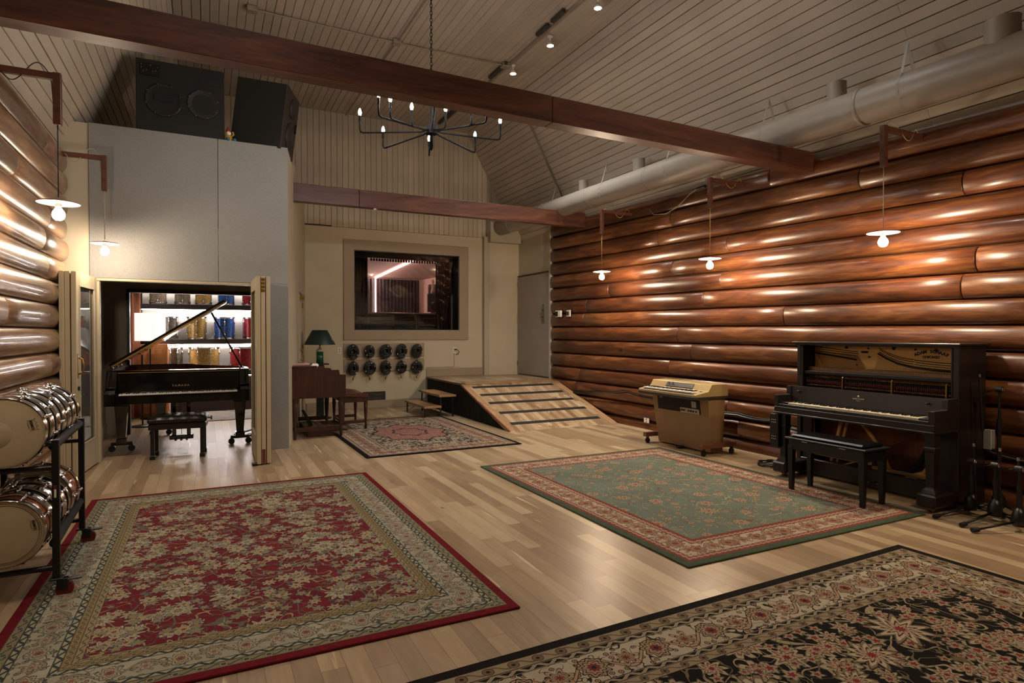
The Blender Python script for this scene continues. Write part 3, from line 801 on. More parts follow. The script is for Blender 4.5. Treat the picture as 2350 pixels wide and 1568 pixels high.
# gnome
t=thing('garden_gnome','small painted garden gnome with red hat sitting between the loudspeakers','figurine',(.245,8.06,3.705),R(20))
obj('body',MB().lathe([(.0,.0),(.045,.0),(.05,.03),(.042,.07),(.024,.095),(.0,.10)],n=18),plain('gnome_yellow','b8862e',.5),parent=t)
obj('trousers',MB().tube([(-.02,0,.02),(-.03,-.055,.022)],.02).tube([(.02,0,.02),(.045,-.05,.02)],.02).sphere((-.03,-.07,.022),.022).sphere((.05,-.065,.022),.022),plain('gnome_blue','1f5f74',.5),parent=t)
obj('head',MB().sphere((0,-.008,.115),.026).sphere((0,-.034,.112),.007),plain('gnome_skin','c08868',.6),parent=t)
obj('beard',MB().lathe([(.0,.055),(.018,.075),(.028,.10),(.026,.115),(.0,.12)],c=(0,-.014,0),n=14),M_white,parent=t)
obj('hat',MB().lathe([(.03,.125),(.026,.14),(.012,.17),(.0,.19)],n=16),plain('gnome_red','8c2420',.5),parent=t)
obj('arm',MB().tube([(.035,0,.08),(.06,-.01,.10),(.045,-.02,.13)],.012),plain('gnome_sleeve','b08a3a',.5),parent=t)
# ------------------------------------------------------------------ rugs
def rug(name,label,cx,cy,hx,hy,mat,rz=0,th=.011):
    mb=MB().rbox(-hx,-hy,0,hx,hy,th,.004)
    return obj(name,mb,mat,loc=(cx,cy,.0005),rot=(0,0,rz),label=label,cat='rug')
rug('floral_rug','large crimson rug with floral field, left foreground, drum rack standing on its edge',.282,4.49,1.16,1.71,RED)
rug('floral_rug','sage green rug with cream border in front of the upright piano',3.81,4.37,1.215,1.57,GREEN)
rug('floral_rug','black rug with paisley border running out of the bottom right corner',2.33,1.205,1.83,1.22,BLACK,R(1.6))
rug('floral_rug','small dark medallion rug with black edge between organ and ramp',2.60,8.47,1.0,1.55,SMALL,R(.6))

# ------------------------------------------------------------------ ramp platform and steps
t=thing('ramp_platform','oak platform with a sloping ramp and five black grip strips beside the log wall','ramp',(4.85,9.0,0))
X0,X1=3.9-4.85,5.812-4.85
def pl(y): return y-9.0
obj('deck',MB().rbox(X0,pl(9.80),.53,X1,pl(11.58),.565,.003),M_floor,parent=t)
mb=MB(); s=(.565)/1.936
mb.add([(X0,pl(7.864),.001),(X1,pl(7.864),.001),(X1,pl(9.80),.565),(X0,pl(9.80),.565),(X0,pl(7.864+.12),.001),(X1,pl(7.864+.12),.001),(X1,pl(9.80),.53),(X0,pl(9.80),.53)],
       [(0,1,2,3),(7,6,5,4),(0,3,7,4),(1,5,6,2),(0,4,5,1),(3,2,6,7)])
obj('ramp_boards',mb,M_ramp,parent=t)
mb=MB()
def rq(x0,x1,y0,y1,e=.002):
    z=lambda y:(y-7.864)*s+e
    return [(x0,pl(y0),z(y0)),(x1,pl(y0),z(y0)),(x1,pl(y1),z(y1)),(x0,pl(y1),z(y1))]
for q in ((X0,X0+.09,7.88,9.80),(X1-.09,X1,7.88,9.80),(X0,X1,9.72,9.80)): mb.add(rq(*q,.003),[(0,1,2,3)])
obj('ramp_edging',mb,M_oak,parent=t)
mb=MB().prism([(pl(7.93),.0),(pl(9.80),.53),(pl(11.58),.53),(pl(11.58),0)],X0+.03,X1-.02,axis='x')
y=7.98
while y<11.56:
    h=min(.53,(y-7.93)*.283); mb.box(X0+.012,pl(y),0,X0+.035,pl(y+.032),max(.01,h)); y+=.05
obj('ribbed_side',mb,M_matte,parent=t,label='black ribbed side panel')
mb=MB().tube([(X0+.006,pl(7.87),.004),(X0+.006,pl(9.80),.548),(X0+.006,pl(11.57),.548)],.016,n=4)
obj('edge_trim',mb,plain('red_brown_edge','7a4a34',.5),parent=t)
M_grip=plain('black_grip_tape','1a1817',.85,0,.1,60)
for y in (9.58,9.24,8.90,8.515,8.12):
    mb=MB(); v=rq(4.045-4.85,5.63-4.85,y-.04,y+.04,.004); v2=[(a,b,c-.004) for a,b,c in v]
    mb.add(v+v2,[(0,1,2,3),(7,6,5,4),(0,4,5,1),(1,5,6,2),(2,6,7,3),(3,7,4,0)])
    obj('grip_strip',mb,M_grip,parent=t)
t=thing('platform_steps','two open oak steps on thin black legs beside the platform','steps',(3.55,10.3,0))
for x0,x1,z in ((-.31,-.005,.2),(-.045,.26,.38)):
    obj('tread',MB().rbox(x0,-.57,z-.035,x1,.56,z,.004),wood('oak_tread_%d'%int(z*100),'7c5c3e','9c7a54','b08c64','y',.45),parent=t)
for x,y,z in ((-.28,-.5,.165),(-.28,.5,.165),(.0,-.5,.345),(.0,.5,.345),(.22,-.5,.345)):
    obj('leg',MB().rbox(x-.01,y-.01,0,x+.01,y+.01,z,.002),M_black,parent=t)
for y in (-.48,.5):
    obj('brace',MB().cyl((-.26,y,.02),(-.02,y,.165),.004,n=6).cyl((.02,y,.2),(.2,y,.345),.004,n=6),M_black,parent=t)

# ------------------------------------------------------------------ keyboards
M_ivory=plain('ivory_key','d9cfb4',.3,0,.04,30); M_ebony=plain('black_key','0b0a0a',.3)
M_keyw=plain('white_key','e8e4da',.25,0,.02,30)
def keyboard(par,x0,x1,nw,y0,y1,z,first,white,name='keyboard'):
    """white keys between x0..x1, fronts at y0, backs y1; first = index in octave (0=C) of lowest white key"""
    k=obj(name,MB().box(x0,y0+.01,z-.03,x1,y1,z-.018),M_matte,parent=par)
    w=(x1-x0)/nw
    wm=mesh_of('white_key',MB().rbox(.0006,0,-.017,w-.0006,y1-y0,0,.0015),white)
    bm=mesh_of('black_key',MB().rbox(-.0055,0,-.004,.0055,(y1-y0)*.64,.011,.002),M_ebony)
    for i in range(nw):
        o=bpy.data.objects.new('white_key',wm); COL.objects.link(o); o.parent=k; o.location=(x0+i*w,y0,z)
        if (first+i)%7 in (0,1,3,4,5) and i<nw-1:
            b=bpy.data.objects.new('black_key',bm); COL.objects.link(b); b.parent=k; b.location=(x0+(i+1)*w,y0+(y1-y0)*.36,z)
    return k

# ------------------------------------------------------------------ grand piano (player at -y)
M_piano=plain('piano_gloss_black','050506',.08,0,.02,4,0,.4)
M_gold=plain('gold_iron_frame','8f7238',.35,.7,.1)
M_rimwood=wood('inner_rim_mahogany','2e120a','4f2214','6b3220','x',.3,.3)
M_felt=plain('grey_string_felt','6a6660',.8)
t=thing('grand_piano','glossy black grand piano with raised lid inside the booth','piano',(-.28,8.12,0))
def outline(s=1.0,L=2.0,w=.75,y0=.30):
    pts=[(-w*s,y0),(w*s,y0),(w*s,y0+.35)]
    # curved side on the right (treble), sweeping in to the tail
    for a in (.0,.1,.2,.3,.4,.5,.6,.7,.8,.9,1.0):
        yy=y0+.35+a*(L-y0-.60); xx=w*s-(.62*s)*(3*a*a-2*a**3)
        pts.append((xx,yy))
    for a in range(1,9):
        an=R(a*22.5); cx=-.31*s; rr=.44*s
        pts.append((cx+rr*math.cos(an),L-.25+.25*s*math.sin(an)))
    pts.append((-w*s,L-.30))
    return pts
ol=outline(); il=outline(.955,1.965,.75,.33)
n=len(ol)
mb=MB(); vs=[(x,y,.66) for x,y in ol]+[(x,y,.985) for x,y in ol]+[(x,y,.985) for x,y in il]+[(x,y,.86) for x,y in il]
fs=[]
for i in range(n):
    j=(i+1)%n; fs+=[(i,j,n+j,n+i),(n+i,n+j,2*n+j,2*n+i)]
fs.append(tuple(range(n-1,-1,-1)))
mb.add(vs,fs,0); mb.add(vs,[(2*n+i,2*n+(i+1)%n,3*n+(i+1)%n,3*n+i) for i in range(n)],1)
obj('rim',mb,[M_piano,M_rimwood],parent=t,label='black rim with red-brown inner face')
mb=MB().prism(outline(.95,1.96,.75,.36),.862,.875); p=obj('iron_frame',mb,M_gold,parent=t)
mb=MB()
for i in range(40):
    x=-.66+i*.032; mb.cyl((x,.5,.895),(x-.18*(1-i/40),1.2+.6*(1-i/40.),.895),.0014,n=4,cap=False)
obj('strings',mb,M_steel,parent=p,kind='stuff')
obj('felt_strip',MB().rbox(-.6,.62,.88,.55,.68,.90,.004),M_felt,parent=p)
# front: arms, keybed, fallboard, key slip, music shelf
for x0,x1 in ((-.75,-.645),(.645,.75)):
    mb=MB(); k=[(-.0,.60),(.31,.60),(.31,.985),(.20,.985),(.16,.90),(.12,.80),(.03,.775),(-.0,.74)]
    mb.prism(k,x0,x1,axis='x'); obj('key_arm',mb,M_piano,parent=t,bevel=.004)
obj('key_bed',MB().rbox(-.645,.0,.615,.645,.34,.70,.004).rbox(-.645,.0,.70,.645,.03,.716,.003),M_piano,parent=t)
obj('key_block',MB().rbox(-.645,.03,.70,-.615,.19,.735,.003),M_piano,parent=t)
obj('key_block',MB().rbox(.615,.03,.70,.645,.19,.735,.003),M_piano,parent=t)
keyboard(t,-.613,.613,52,.036,.19,.728,5,M_keyw)
f=obj('fallboard',MB().rbox(-.645,.195,.725,.645,.225,.955,.006),M_piano,parent=t)
g_=plain('faded_gold_letters','b9a98a',.4,.3)
mb=MB(); mb.text('YAMAHA',.034,T(.0,.1935,.80,R(90)),spacing=1.5,ext=.0008); obj('lettering',mb,g_,parent=f,label='gold lettering on the fallboard')
obj('top_rail',MB().rbox(-.66,.22,.945,.66,.36,.985,.004),M_piano,parent=t)
obj('lock_strip',MB().rbox(-.64,.205,.958,.64,.215,.967,.002),M_gold,parent=t)
# lid (raised about the left edge)
LA=R(33)
q=MB(); q.M=Matrix.Translation((-.75,0,1.005))@Matrix.Rotation(-LA,4,'Y')@Matrix.Translation((.75,0,0))
q.prism(outline(1.01,2.02,.75,.62),.0,.022)
lid=obj('lid',q,M_piano,parent=t,label='raised black lid')
q=MB(); q.M=Matrix.Translation((-.75,0,1.005))@Matrix.Rotation(-LA,4,'Y')@Matrix.Translation((.75,0,0))
q.prism([(-.75,.60),(.75,.60),(.75,.925),(-.75,.925)],.024,.046)
obj('front_flap',q,M_piano,parent=lid)
q=MB(); q.M=Matrix.Translation((-.75,0,1.005))@Matrix.Rotation(-LA,4,'Y')@Matrix.Translation((.75,0,0))
q.rbox(-.74,.594,-.002,.745,.60,.018,.002); obj('lid_edge',q,M_gold,parent=lid,label='front edge of the lid, its lit look painted on in gold')  # gold strip paints the light along the black lid's front edge
mb=MB()
for y in (.75,1.2,1.6): mb.cyl((-.755,y,.995),(-.755,y+.08,.995),.01,n=8)
obj('hinge',mb,M_brass,parent=lid)
obj('prop_stick',MB().tube([(.70,.78,.97),(.34,.82,1.695)],.011,n=8),M_piano,parent=t)
# legs
def gleg(x,y):
    mb=MB()
    def ring(z,w): return [(x-w,y-w,z),(x+w,y-w,z),(x+w,y+w,z),(x-w,y+w,z)]
    prof=[(.62,.085),(.57,.085),(.55,.068),(.16,.042),(.155,.055),(.10,.055)]
    vs=[]
    for z,w in prof: vs+=ring(z,w)
    fs=[]
    for i in range(len(prof)-1):
        for k in range(4): fs.append((i*4+k,(i+1)*4+k,(i+1)*4+(k+1)%4,i*4+(k+1)%4))
    fs+=[(0,1,2,3),tuple((len(prof)-1)*4+k for k in (3,2,1,0))]
    mb.add(vs,fs)
    l=obj('leg',mb,M_piano,parent=t)
    obj('dolly',MB().rbox(x-.11,y-.03,.075,x+.11,y+.03,.11,.004),M_black,parent=l)
    for dx,dy in ((-.1,0),(.1,0)):
        obj('caster',MB().cyl((x+dx,y-.02,.038),(x+dx,y+.02,.038),.038,n=20).cyl((x+dx,y,.04),(x+dx,y,.09),.014),M_black,parent=l)
gleg(-.64,.56); gleg(.66,.50); gleg(-.30,1.72)
l=obj('pedal_lyre',MB().rbox(-.13,.34,.13,.13,.42,.18,.006).rbox(-.10,.36,.16,-.06,.40,.62,.006).rbox(.06,.36,.16,.10,.40,.62,.006).rbox(-.15,.33,.58,.15,.45,.63,.004),M_piano,parent=t)
for x in (-.06,0,.06):
    obj('pedal',MB().rbox(x-.013,.24,.13,x+.013,.36,.142,.004),M_brass,parent=l)
    obj('pedal_rod',MB().cyl((x,.38,.17),(x,.38,.6),.004,n=6),M_brass,parent=l)
# ------------------------------------------------------------------ tufted bench at the grand
def tufted_bench():
    t=thing('piano_bench','tufted black leather bench with square legs at the grand piano','bench',(-.29,8.06,0),R(-4))
    M_lea=plain('black_leather','1b1613',.28,0,.15,40,.2)
    W,D=.30,.185
    nx,ny=24,14; vs=[];fs=[]
    for j in range(ny+1):
        for i in range(nx+1):
            u=i/nx;v=j/ny; x=-W+2*W*u; y=-D+2*D*v
            e=min(u,1-u,v,1-v); z=.46+.03*min(1,e*7)**.5
            du=abs(((u*5)%1)-.5); dv=abs(((v*3)%1)-.5)
            z-=.016*max(0,1-8*((.5-du)**2+(.5-dv)**2)) if 0.05<u<.95 else 0
            vs.append((x,y,z))
    for j in range(ny):
        for i in range(nx): a=j*(nx+1)+i; fs.append((a,a+1,a+nx+2,a+nx+1))
    mb=MB().add(vs,fs,0,True); mb.rbox(-W,-D,.40,W,D,.468,.02)
    s_=obj('seat',mb,M_lea,parent=t)
    mb=MB()
    for i in range(1,5):
        for j in range(1,3): mb.sphere((-W+2*W*i/5,-D+2*D*j/3,.476),.008,8,5)
    obj('tuft_buttons',mb,M_lea,parent=s_,kind='stuff')
    obj('apron',MB().rbox(-W+.01,-D+.01,.335,W-.01,D-.01,.40,.006),M_lea,parent=t)
    for sx in(-1,1):
        for sy in(-1,1):
            x=sx*(W-.05); y=sy*(D-.04)
            obj('leg',MB().rbox(x-.02,y-.02,.03,x+.02,y+.02,.34,.003).rbox(x-.026,y-.026,.0,x+.026,y+.026,.045,.003),M_black,parent=t)
    obj('height_knob',MB().cyl((W,0,.43),(W+.03,0,.43),.008).cyl((W+.03,0,.43),(W+.045,0,.43),.025),M_black,parent=t)
tufted_bench()

# ------------------------------------------------------------------ upright piano (local x = player's left to right; player at -y)
M_ubody=wood('worn_dark_piano_case','0a0604','130a07','1d110b','z',.42,.05,.8)
M_uplate=plain('old_gold_plate','d2a25c',.45,.05,.1,6)
M_ufelt=plain('red_hammer_felt','7a3a2a',.8,0,.2,60); M_uwood2=wood('maple_action_wood','6a4a2a','8f6a42','a88058','x',.5)
M_copper=plain('copper_wound_strings','8a5a34',.35,.8); M_ulow=wood('reddish_soundboard','4a200f','6e3418','8a4824','z',.5)
t=thing('upright_piano','tall antique dark upright piano with its front panels removed against the log wall','piano',(5.40,3.52,0),R(-90))
W=.75
# local y: front(-)..back(+): body from y=0 (x=5.40) to .40 ; keyboard to -.40
for s_,nm in ((-1,0),(1,1)):
    x0,x1=(-W,-W+.045) if s_<0 else (W-.045,W)
    mb=MB().rbox(x0,.0,.0,x1,.40,1.32,.004); obj('side_panel',mb,M_ubody,parent=t)
    mb=MB().prism([(-.33,.655),(.0,.655),(.0,.895),(-.15,.895),(-.155,.81),(-.33,.81)],x0,x1,axis='x'); obj('key_cheek',mb,M_ubody,parent=t,bevel=.004)
obj('stile',MB().rbox(-W+.045,.0,.895,-W+.07,.03,1.30,.004),M_ubody,parent=t)
obj('stile',MB().rbox(W-.06,.0,.895,W-.045,.03,1.30,.004),M_ubody,parent=t)
obj('stile',MB().rbox(-W+.045,.02,.0,-W+.16,.05,.66,.004),M_ubody,parent=t)
obj('stile',MB().rbox(W-.16,.02,.0,W-.045,.05,.66,.004),M_ubody,parent=t)
obj('top_lid',MB().rbox(-W-.03,-.045,1.32,W+.03,.415,1.34,.005).rbox(-W-.01,-.02,1.305,W+.01,.41,1.32,.003),M_ubody,parent=t)
obj('back_panel',MB().box(-W+.045,.30,.06,W-.045,.40,1.31),M_ulow,parent=t)
# plate with strings and pins
pt=obj('string_plate',MB().rbox(-W+.05,.20,.93,W-.05,.235,1.30,.004),M_uplate,parent=t)
mb=MB()
def pinrow(x0,x1,za,zb,curve,rows,n):
    for r_ in range(rows):
        for i in range(n):
            u=i/(n-1); x=x0+(x1-x0)*u+(r_%2)*.008; z=za+(zb-za)*u-curve*math.sin(u*PI*.5)*0-curve*4*u*(1-u)-r_*.019
            mb.cyl((x,.185,z),(x,.2,z),.0035,n=6)
pinrow(-.68,-.24,1.285,1.245,.0,3,28); pinrow(.0-.02,.28,1.285,1.19,.02,4,20); pinrow(.30,.68,1.185,1.165,.004,4,26)
obj('tuning_pins',mb,M_matte,parent=pt,kind='stuff')
mb=MB()
for i in range(32):
    x=-.68+i*.0145; mb.cyl((x,.19,1.24-i*.001),(x+.16,.19,.95),.0022,n=4,cap=False,mi=0)
for i in range(74):
    x=.0-.03+i*.0097; z=1.215-.085*min(1,i/36)**.8-.01*(i>36); mb.cyl((x,.192,z),(x-.08,.192,.94),.0011,n=4,cap=False,mi=1)
obj('strings',mb,[M_copper,M_brass],parent=pt,kind='stuff')
mb=MB().tube([(-.68,.185,1.225),(-.24,.185,1.17)],.008,n=6).tube([(-.03,.185,1.235),(.05,.185,1.19),(.16,.185,1.145),(.28,.185,1.12),(.45,.185,1.105),(.69,.185,1.095)],.007,n=6)
obj('pressure_bar',mb,M_matte,parent=pt)
mb=MB()
for x,z,r in ((-.62,1.285,.008),(-.35,1.285,.014),(-.13,1.28,.008),(.11,1.285,.014),(.30,1.28,.009),(.47,1.275,.014),(.64,1.28,.008),(-.12,1.20,.009),(-.24,1.12,.008)): mb.cyl((x,.192,z),(x,.2,z),r,n=14)
mb.rbox(-.20,.194,1.235,-.13,.202,1.255,.004)
obj('plate_bolts',mb,M_matte,parent=pt,kind='stuff')
mb=MB(); word='ADAM SCHAAF'
for i,ch in enumerate(word):
    if ch==' ': continue
    u=(i-5)/5.0; x=.430+u*.128; z=1.264-.030*u*u; mb.text(ch,.039,T(x,.1985,z,R(90))@Matrix.Rotation(-u*.38,4,'Z'),bold=.0014,ext=.0008)
mb.text('CHICAGO',.03,T(.43,.1985,1.216,R(90)),bold=.0012,ext=.0008)
obj('lettering',mb,M_matte,parent=pt,label='arched black maker lettering and the word CHICAGO')
# action: hammer rail, hammers
ac=obj('action_rail',MB().rbox(-W+.02,.02,1.015,W-.05,.06,1.05,.006),M_ubody,parent=t)
obj('damper_rail',MB().rbox(-W+.05,.10,1.045,W-.05,.16,1.085,.004).rbox(-W+.06,.06,.90,W-.06,.10,.915,.003).rbox(-W+.06,.05,.965,W-.06,.075,.975,.002),M_uwood2,parent=t)
mb=MB()
for i in range(88):
    x=-.68+i*.0152; mb.box(x,.098,1.05,x+.004,.103,1.09)
obj('damper_felts',mb,M_uwood2,parent=t,kind='stuff',label='row of dampers')
hm=mesh_of('hammer',MB().rbox(-.0045,-.02,-.028,.0045,.03,.0,.002,0).rbox(-.0035,-.026,-.055,.0035,-.01,-.028,.002,1).cyl((0,.01,0),(0,.04,.06),.0018,n=5,mi=2).cyl((0,-.02,-.055),(0,-.005,-.085),.002,n=5,mi=0),[M_matte,M_ufelt,M_uwood2])
for i in range(88):
    if i in(27,58): continue
    o=bpy.data.objects.new('hammer',hm); COL.objects.link(o); o.parent=t; o.location=(-.66+i*.0150,.055,.985)
for x in (-.70,-.255,.21,.655):
    obj('action_post',MB().rbox(x-.006,.0,.89,x+.006,.03,1.0,.002).sphere((x,.015,1.0),.011,8,6),M_brass,parent=t)
# keybed, fallboard
kb=obj('key_bed',MB().rbox(-W+.0015,-.335,.646,W-.0015,.30,.70,.004).rbox(-W+.045,-.33,.70,W-.045,-.305,.728,.004),M_ubody,parent=t)
obj('key_slip_trim',MB().rbox(-W-.005,-.345,.63,W+.005,.0,.648,.004),M_ubody,parent=t)
obj('key_block',MB().rbox(-.705,-.30,.70,-.615,-.13,.745,.004),M_ubody,parent=t)
obj('key_block',MB().rbox(.615,-.30,.70,.705,-.13,.745,.004),M_ubody,parent=t)
keyboard(t,-.613,.613,52,-.30,-.145,.742,5,M_ivory)
f=obj('fallboard',MB().add([(-W+.045,-.15,.74),(W-.045,-.15,.74),(W-.045,-.13,.89),(-W+.045,-.13,.89),(-W+.045,.02,.74),(W-.045,.02,.74),(W-.045,.02,.89),(-W+.045,.02,.89)],[(0,1,2,3),(3,2,6,7),(0,3,7,4),(1,5,6,2),(0,4,5,1)]),M_ubody,parent=t)
mb=MB(); A=T(-.0,-.141,.83,R(90-7.6)); mb.text('ADAM SCHAAF',.016,A,ext=.0006,bold=.0003); mb.text('CHICAGO',.009,T(0,-.143,.813,R(90-7.6)),ext=.0006)
mb.sphere((0,-.138,.852),.009,8,6)
obj('lettering',mb,g_,parent=f,label='small gold maker lettering and crest')
for x in (-.60,.60): obj('knob',MB().cyl((x,-.165,.85),(x,-.13,.85),.008,n=12).sphere((x,-.17,.85),.011,10,6),M_black,parent=f)
# legs and toes
for s_ in (-1,1):
    x=s_*(W-.06)
    toe=obj('toe_block',MB().rbox(x-.075,-.34,.045,x+.075,.03,.15,.014),M_ubody,parent=t)
    mb=MB(); vs=[];fs=[]; prof=[(.15,.056),(.18,.044),(.185,.034),(.20,.029),(.48,.037),(.49,.043),(.51,.043),(.52,.037),(.645,.042)]
    for z,w in prof: vs+=[(x-w,-.25-w,z),(x+w,-.25-w,z),(x+w,-.25+w,z),(x-w,-.25+w,z)]
    for i in range(len(prof)-1):
        for k in range(4): fs.append((i*4+k,i*4+(k+1)%4,(i+1)*4+(k+1)%4,(i+1)*4+k))
    fs.append((3,2,1,0)); mb.add(vs,fs); obj('leg',mb,M_ubody,parent=t,bevel=.003)
    obj('caster',MB().cyl((x-.015,-.25,.026),(x+.015,-.25,.026),.026,n=16),M_brass,parent=toe)
# lower works
obj('bottom_rail',MB().rbox(-W+.045,.0,.02,W-.045,.04,.17,.004),M_ubody,parent=t)
lp=obj('lower_frame',MB().tube([(-.30,.09,.66),(-.42,.09,.17)],.02,n=6).tube([(-.24,.09,.66),(-.36,.09,.17)],.014,n=6).tube([(-.17,.09,.65),(.05,.09,.40),(.16,.09,.18)],.02,n=6).tube([(.40,.09,.65),(.55,.09,.44),(.60,.09,.32),(.54,.09,.22),(.35,.09,.17)],.026,n=6).tube([(.48,.09,.65),(.62,.09,.46)],.02,n=6)
   .tube([(-.64,.10,.65),(-.62,.10,.20)],.012,n=6).tube([(.30,.09,.16),(.44,.09,.22),(.58,.09,.44)],.022,n=6).tube([(-.12,.09,.18),(-.20,.09,.30),(-.37,.09,.24)],.012,n=6),M_uplate,parent=t,label='gold iron frame ribs')
mb=MB()
for i in range(26):
    mb.cyl((.00+i*.013,.13,.62-i*.004),(-.10+i*.006-.1,.13,.30+i*.0),.0022,n=4,cap=False)
for i in range(22): mb.cyl((-.60+i*.012,.15,.64),(-.55+i*.018,.15,.18),.0016,n=4,cap=False)
obj('bass_strings',mb,M_copper,parent=lp,kind='stuff')
mb=MB().tube([(.18,.11,.17),(.30,.11,.20),(.40,.11,.30),(.45,.11,.42)],.024,n=8); obj('bass_bridge',mb,M_matte,parent=lp)
obj('trapwork_bar',MB().rbox(-.62,.06,.205,.0,.09,.235,.004).rbox(.0,.06,.175,.62,.09,.205,.004).cyl((-.3,.07,.15),(-.1,.07,.235),.008),M_uwood2,parent=t)
for x in (-.02,.06,.15):
    obj('pedal',MB().rbox(x-.014,-.09,.075,x+.014,.03,.09,.006),M_brass,parent=t)
# control box on the left leg
t=thing('stage_box','small black socket box fixed to the left leg of the upright piano','box',(5.105,4.30,.29),R(-90))
obj('box_body',MB().rbox(-.03,-.03,.0,.075,.03,.33,.004),M_black,parent=t)
mb=MB()
for z in (.27,.245,.08,.105): 
    for x in (.0,.02,.04): mb.cyl((x,-.034,z),(x,-.03,z),.004,n=8)
obj('sockets',mb,M_white,parent=t,kind='stuff')

# ------------------------------------------------------------------ black bench at upright
t=thing('piano_bench','plain black long bench with cushioned top standing on the sage green rug','bench',(4.87,3.46,.012),R(-90))
t.location=(4.86,3.46,.012)
mb=MB().rbox(-.385,-.165,.455,.385,.165,.475,.006); obj('seat_board',mb,M_black,parent=t)
mb=MB().rbox(-.345,-.135,.475,.345,.135,.505,.014); obj('cushion',mb,plain('bench_black_vinyl','0e0d0d',.25),parent=t)
obj('apron',MB().rbox(-.355,-.145,.365,.355,.145,.455,.004),M_black,parent=t)
obj('hinge',MB().rbox(-.22,-.148,.447,-.16,-.144,.453,.001),M_chrome,parent=t); obj('hinge',MB().rbox(.14,-.148,.447,.20,-.144,.453,.001),M_chrome,parent=t)
for sx in (-1,1):
    for sy in (-1,1):
        x=sx*.335; y=sy*.125; mb=MB(); vs=[]
        for z,w in ((0,.017),(.40,.026)): vs+=[(x-w,y-w,z),(x+w,y-w,z),(x+w,y+w,z),(x-w,y+w,z)]
        mb.add(vs,[(3,2,1,0),(4,5,6,7),(0,1,5,4),(1,2,6,5),(2,3,7,6),(3,0,4,7)]); obj('leg',mb,M_black,parent=t,bevel=.002)

# ------------------------------------------------------------------ electric piano on its amplifier cabinet
M_beige=plain('beige_plastic','a8905f',.38,0,.04,4); M_beige2=plain('beige_vinyl_cabinet','8a6e4c',.5,0,.06,5); M_grille=plain('grey_metal_panel','6e6c68',.35,.4)
t=thing('electric_piano','beige electric piano on its matching speaker cabinet beside the log wall','electric piano',(5.30,5.80,0),R(-90))
kb=obj('keyboard_case',MB().prism([(-.30,.685),(.19,.69),(.19,.80),(.16,.825),(-.06,.825),(-.115,.745),(-.30,.715)],-.52,.52,axis='x'),M_beige,parent=t,bevel=.008)
obj('base_band',MB().rbox(-.525,-.305,.655,.525,.195,.69,.006),plain('dark_brown_plastic','332a22',.5),parent=t)
keyboard(t,-.44,.44,37,-.29,-.165,.745,2,M_keyw)
mb=MB().add([(-.44,-.17,.742),(.44,-.17,.742),(.44,-.125,.745),(-.44,-.125,.745)],[(0,1,2,3)]); obj('key_felt',mb,M_matte,parent=t)
mb=MB(); sl_=Vector((0,.055,.08)).normalized()
q=MB(); q.M=Matrix.Translation((0,-.115,.745))@Matrix.Rotation(R(55.5),4,'X'); q.rbox(-.23,.018,.0,.25,.085,.008,.004); gp=obj('control_panel',q,M_grille,parent=t)
q=MB(); q.M=Matrix.Translation((0,-.115,.745))@Matrix.Rotation(R(55.5),4,'X'); q.cyl((-.17,.06,.006),(-.17,.06,.022),.014,n=14); obj('knob',q,M_chrome,parent=gp)
q=MB(); q.M=Matrix.Translation((0,-.115,.745))@Matrix.Rotation(R(55.5),4,'X'); q.cyl((-.10,.06,.006),(-.10,.06,.022),.014,n=14); obj('knob',q,M_chrome,parent=gp)
cb=obj('speaker_cabinet',MB().add([(-.50,-.10,.655),(.50,-.10,.655),(.50,.17,.655),(-.50,.17,.655),(-.46,-.02,.02),(.46,-.02,.02),(.46,.17,.02),(-.46,.17,.02)],[(0,1,2,3),(7,6,5,4),(0,4,5,1),(1,5,6,2),(2,6,7,3),(3,7,4,0)]),M_beige2,parent=t,bevel=.006)
q=MB(); q.M=Matrix.Translation((0,-.10,.655))@Matrix.Rotation(R(7.2),4,'X'); q.rbox(-.40,-.003,-.20,.36,.006,-.03,.003); obj('recess',q,M_matte,parent=cb)
q=MB(); q.M=Matrix.Translation((0,-.10,.655))@Matrix.Rotation(R(7.2),4,'X'); q.rbox(.02,-.012,-.20,.345,-.002,-.135,.003); am=obj('amp_panel',q,plain('silver_amp_panel','a8a296',.4,.3),parent=cb)
for x in (.05,.09,.17,.21,.25,.30):
    q=MB(); q.M=Matrix.Translation((0,-.10,.655))@Matrix.Rotation(R(7.2),4,'X'); q.cyl((x,-.024,-.167),(x,-.01,-.167),.011,n=12); obj('knob',q,M_black,parent=am)
q=MB(); q.M=Matrix.Translation((0,-.10,.655))@Matrix.Rotation(R(7.2),4,'X'); q.rbox(.22,-.008,-.125,.30,-.002,-.045,.002); obj('switch_frame',q,M_steel,parent=cb)
obj('badge_plate',MB().rbox(-.10,-.31,.635,-.06,-.30,.65,.001),M_steel,parent=t)
for x in (-.50,.50):
    ft=obj('dolly_foot',MB().rbox(x-.03,-.22,.085,x+.03,.32,.14,.004),wood('reddish_dolly_wood%d'%(x>0),'4a2a1c','6e4430','8a5a40','y',.5),parent=t)
    for y in (-.17,.27):
        obj('caster',MB().cyl((x-.012,y,.032),(x+.012,y,.032),.032,n=20).cyl((x,y,.04),(x,y,.09),.01).rbox(x-.016,y-.012,.05,x+.016,y+.012,.088,.003),M_black,parent=ft)
obj('pedal',MB().rbox(-.02,-.12,.01,.03,-.03,.035,.004).tube([(0,-.03,.04),(.0,.0,.08)],.004),M_black,parent=t)
# ------------------------------------------------------------------ organ
M_org=wood('walnut_organ','1c0b06','33160d','4a2215','z',.38,.2,.9)
M_org2=wood('walnut_bench_top','30150c','482115','623422','y',.38,.2)
t=thing('tonewheel_organ','dark walnut organ with stepped side and turned legs standing beside the grey booth','organ',(1.35,9.12,0),R(90))
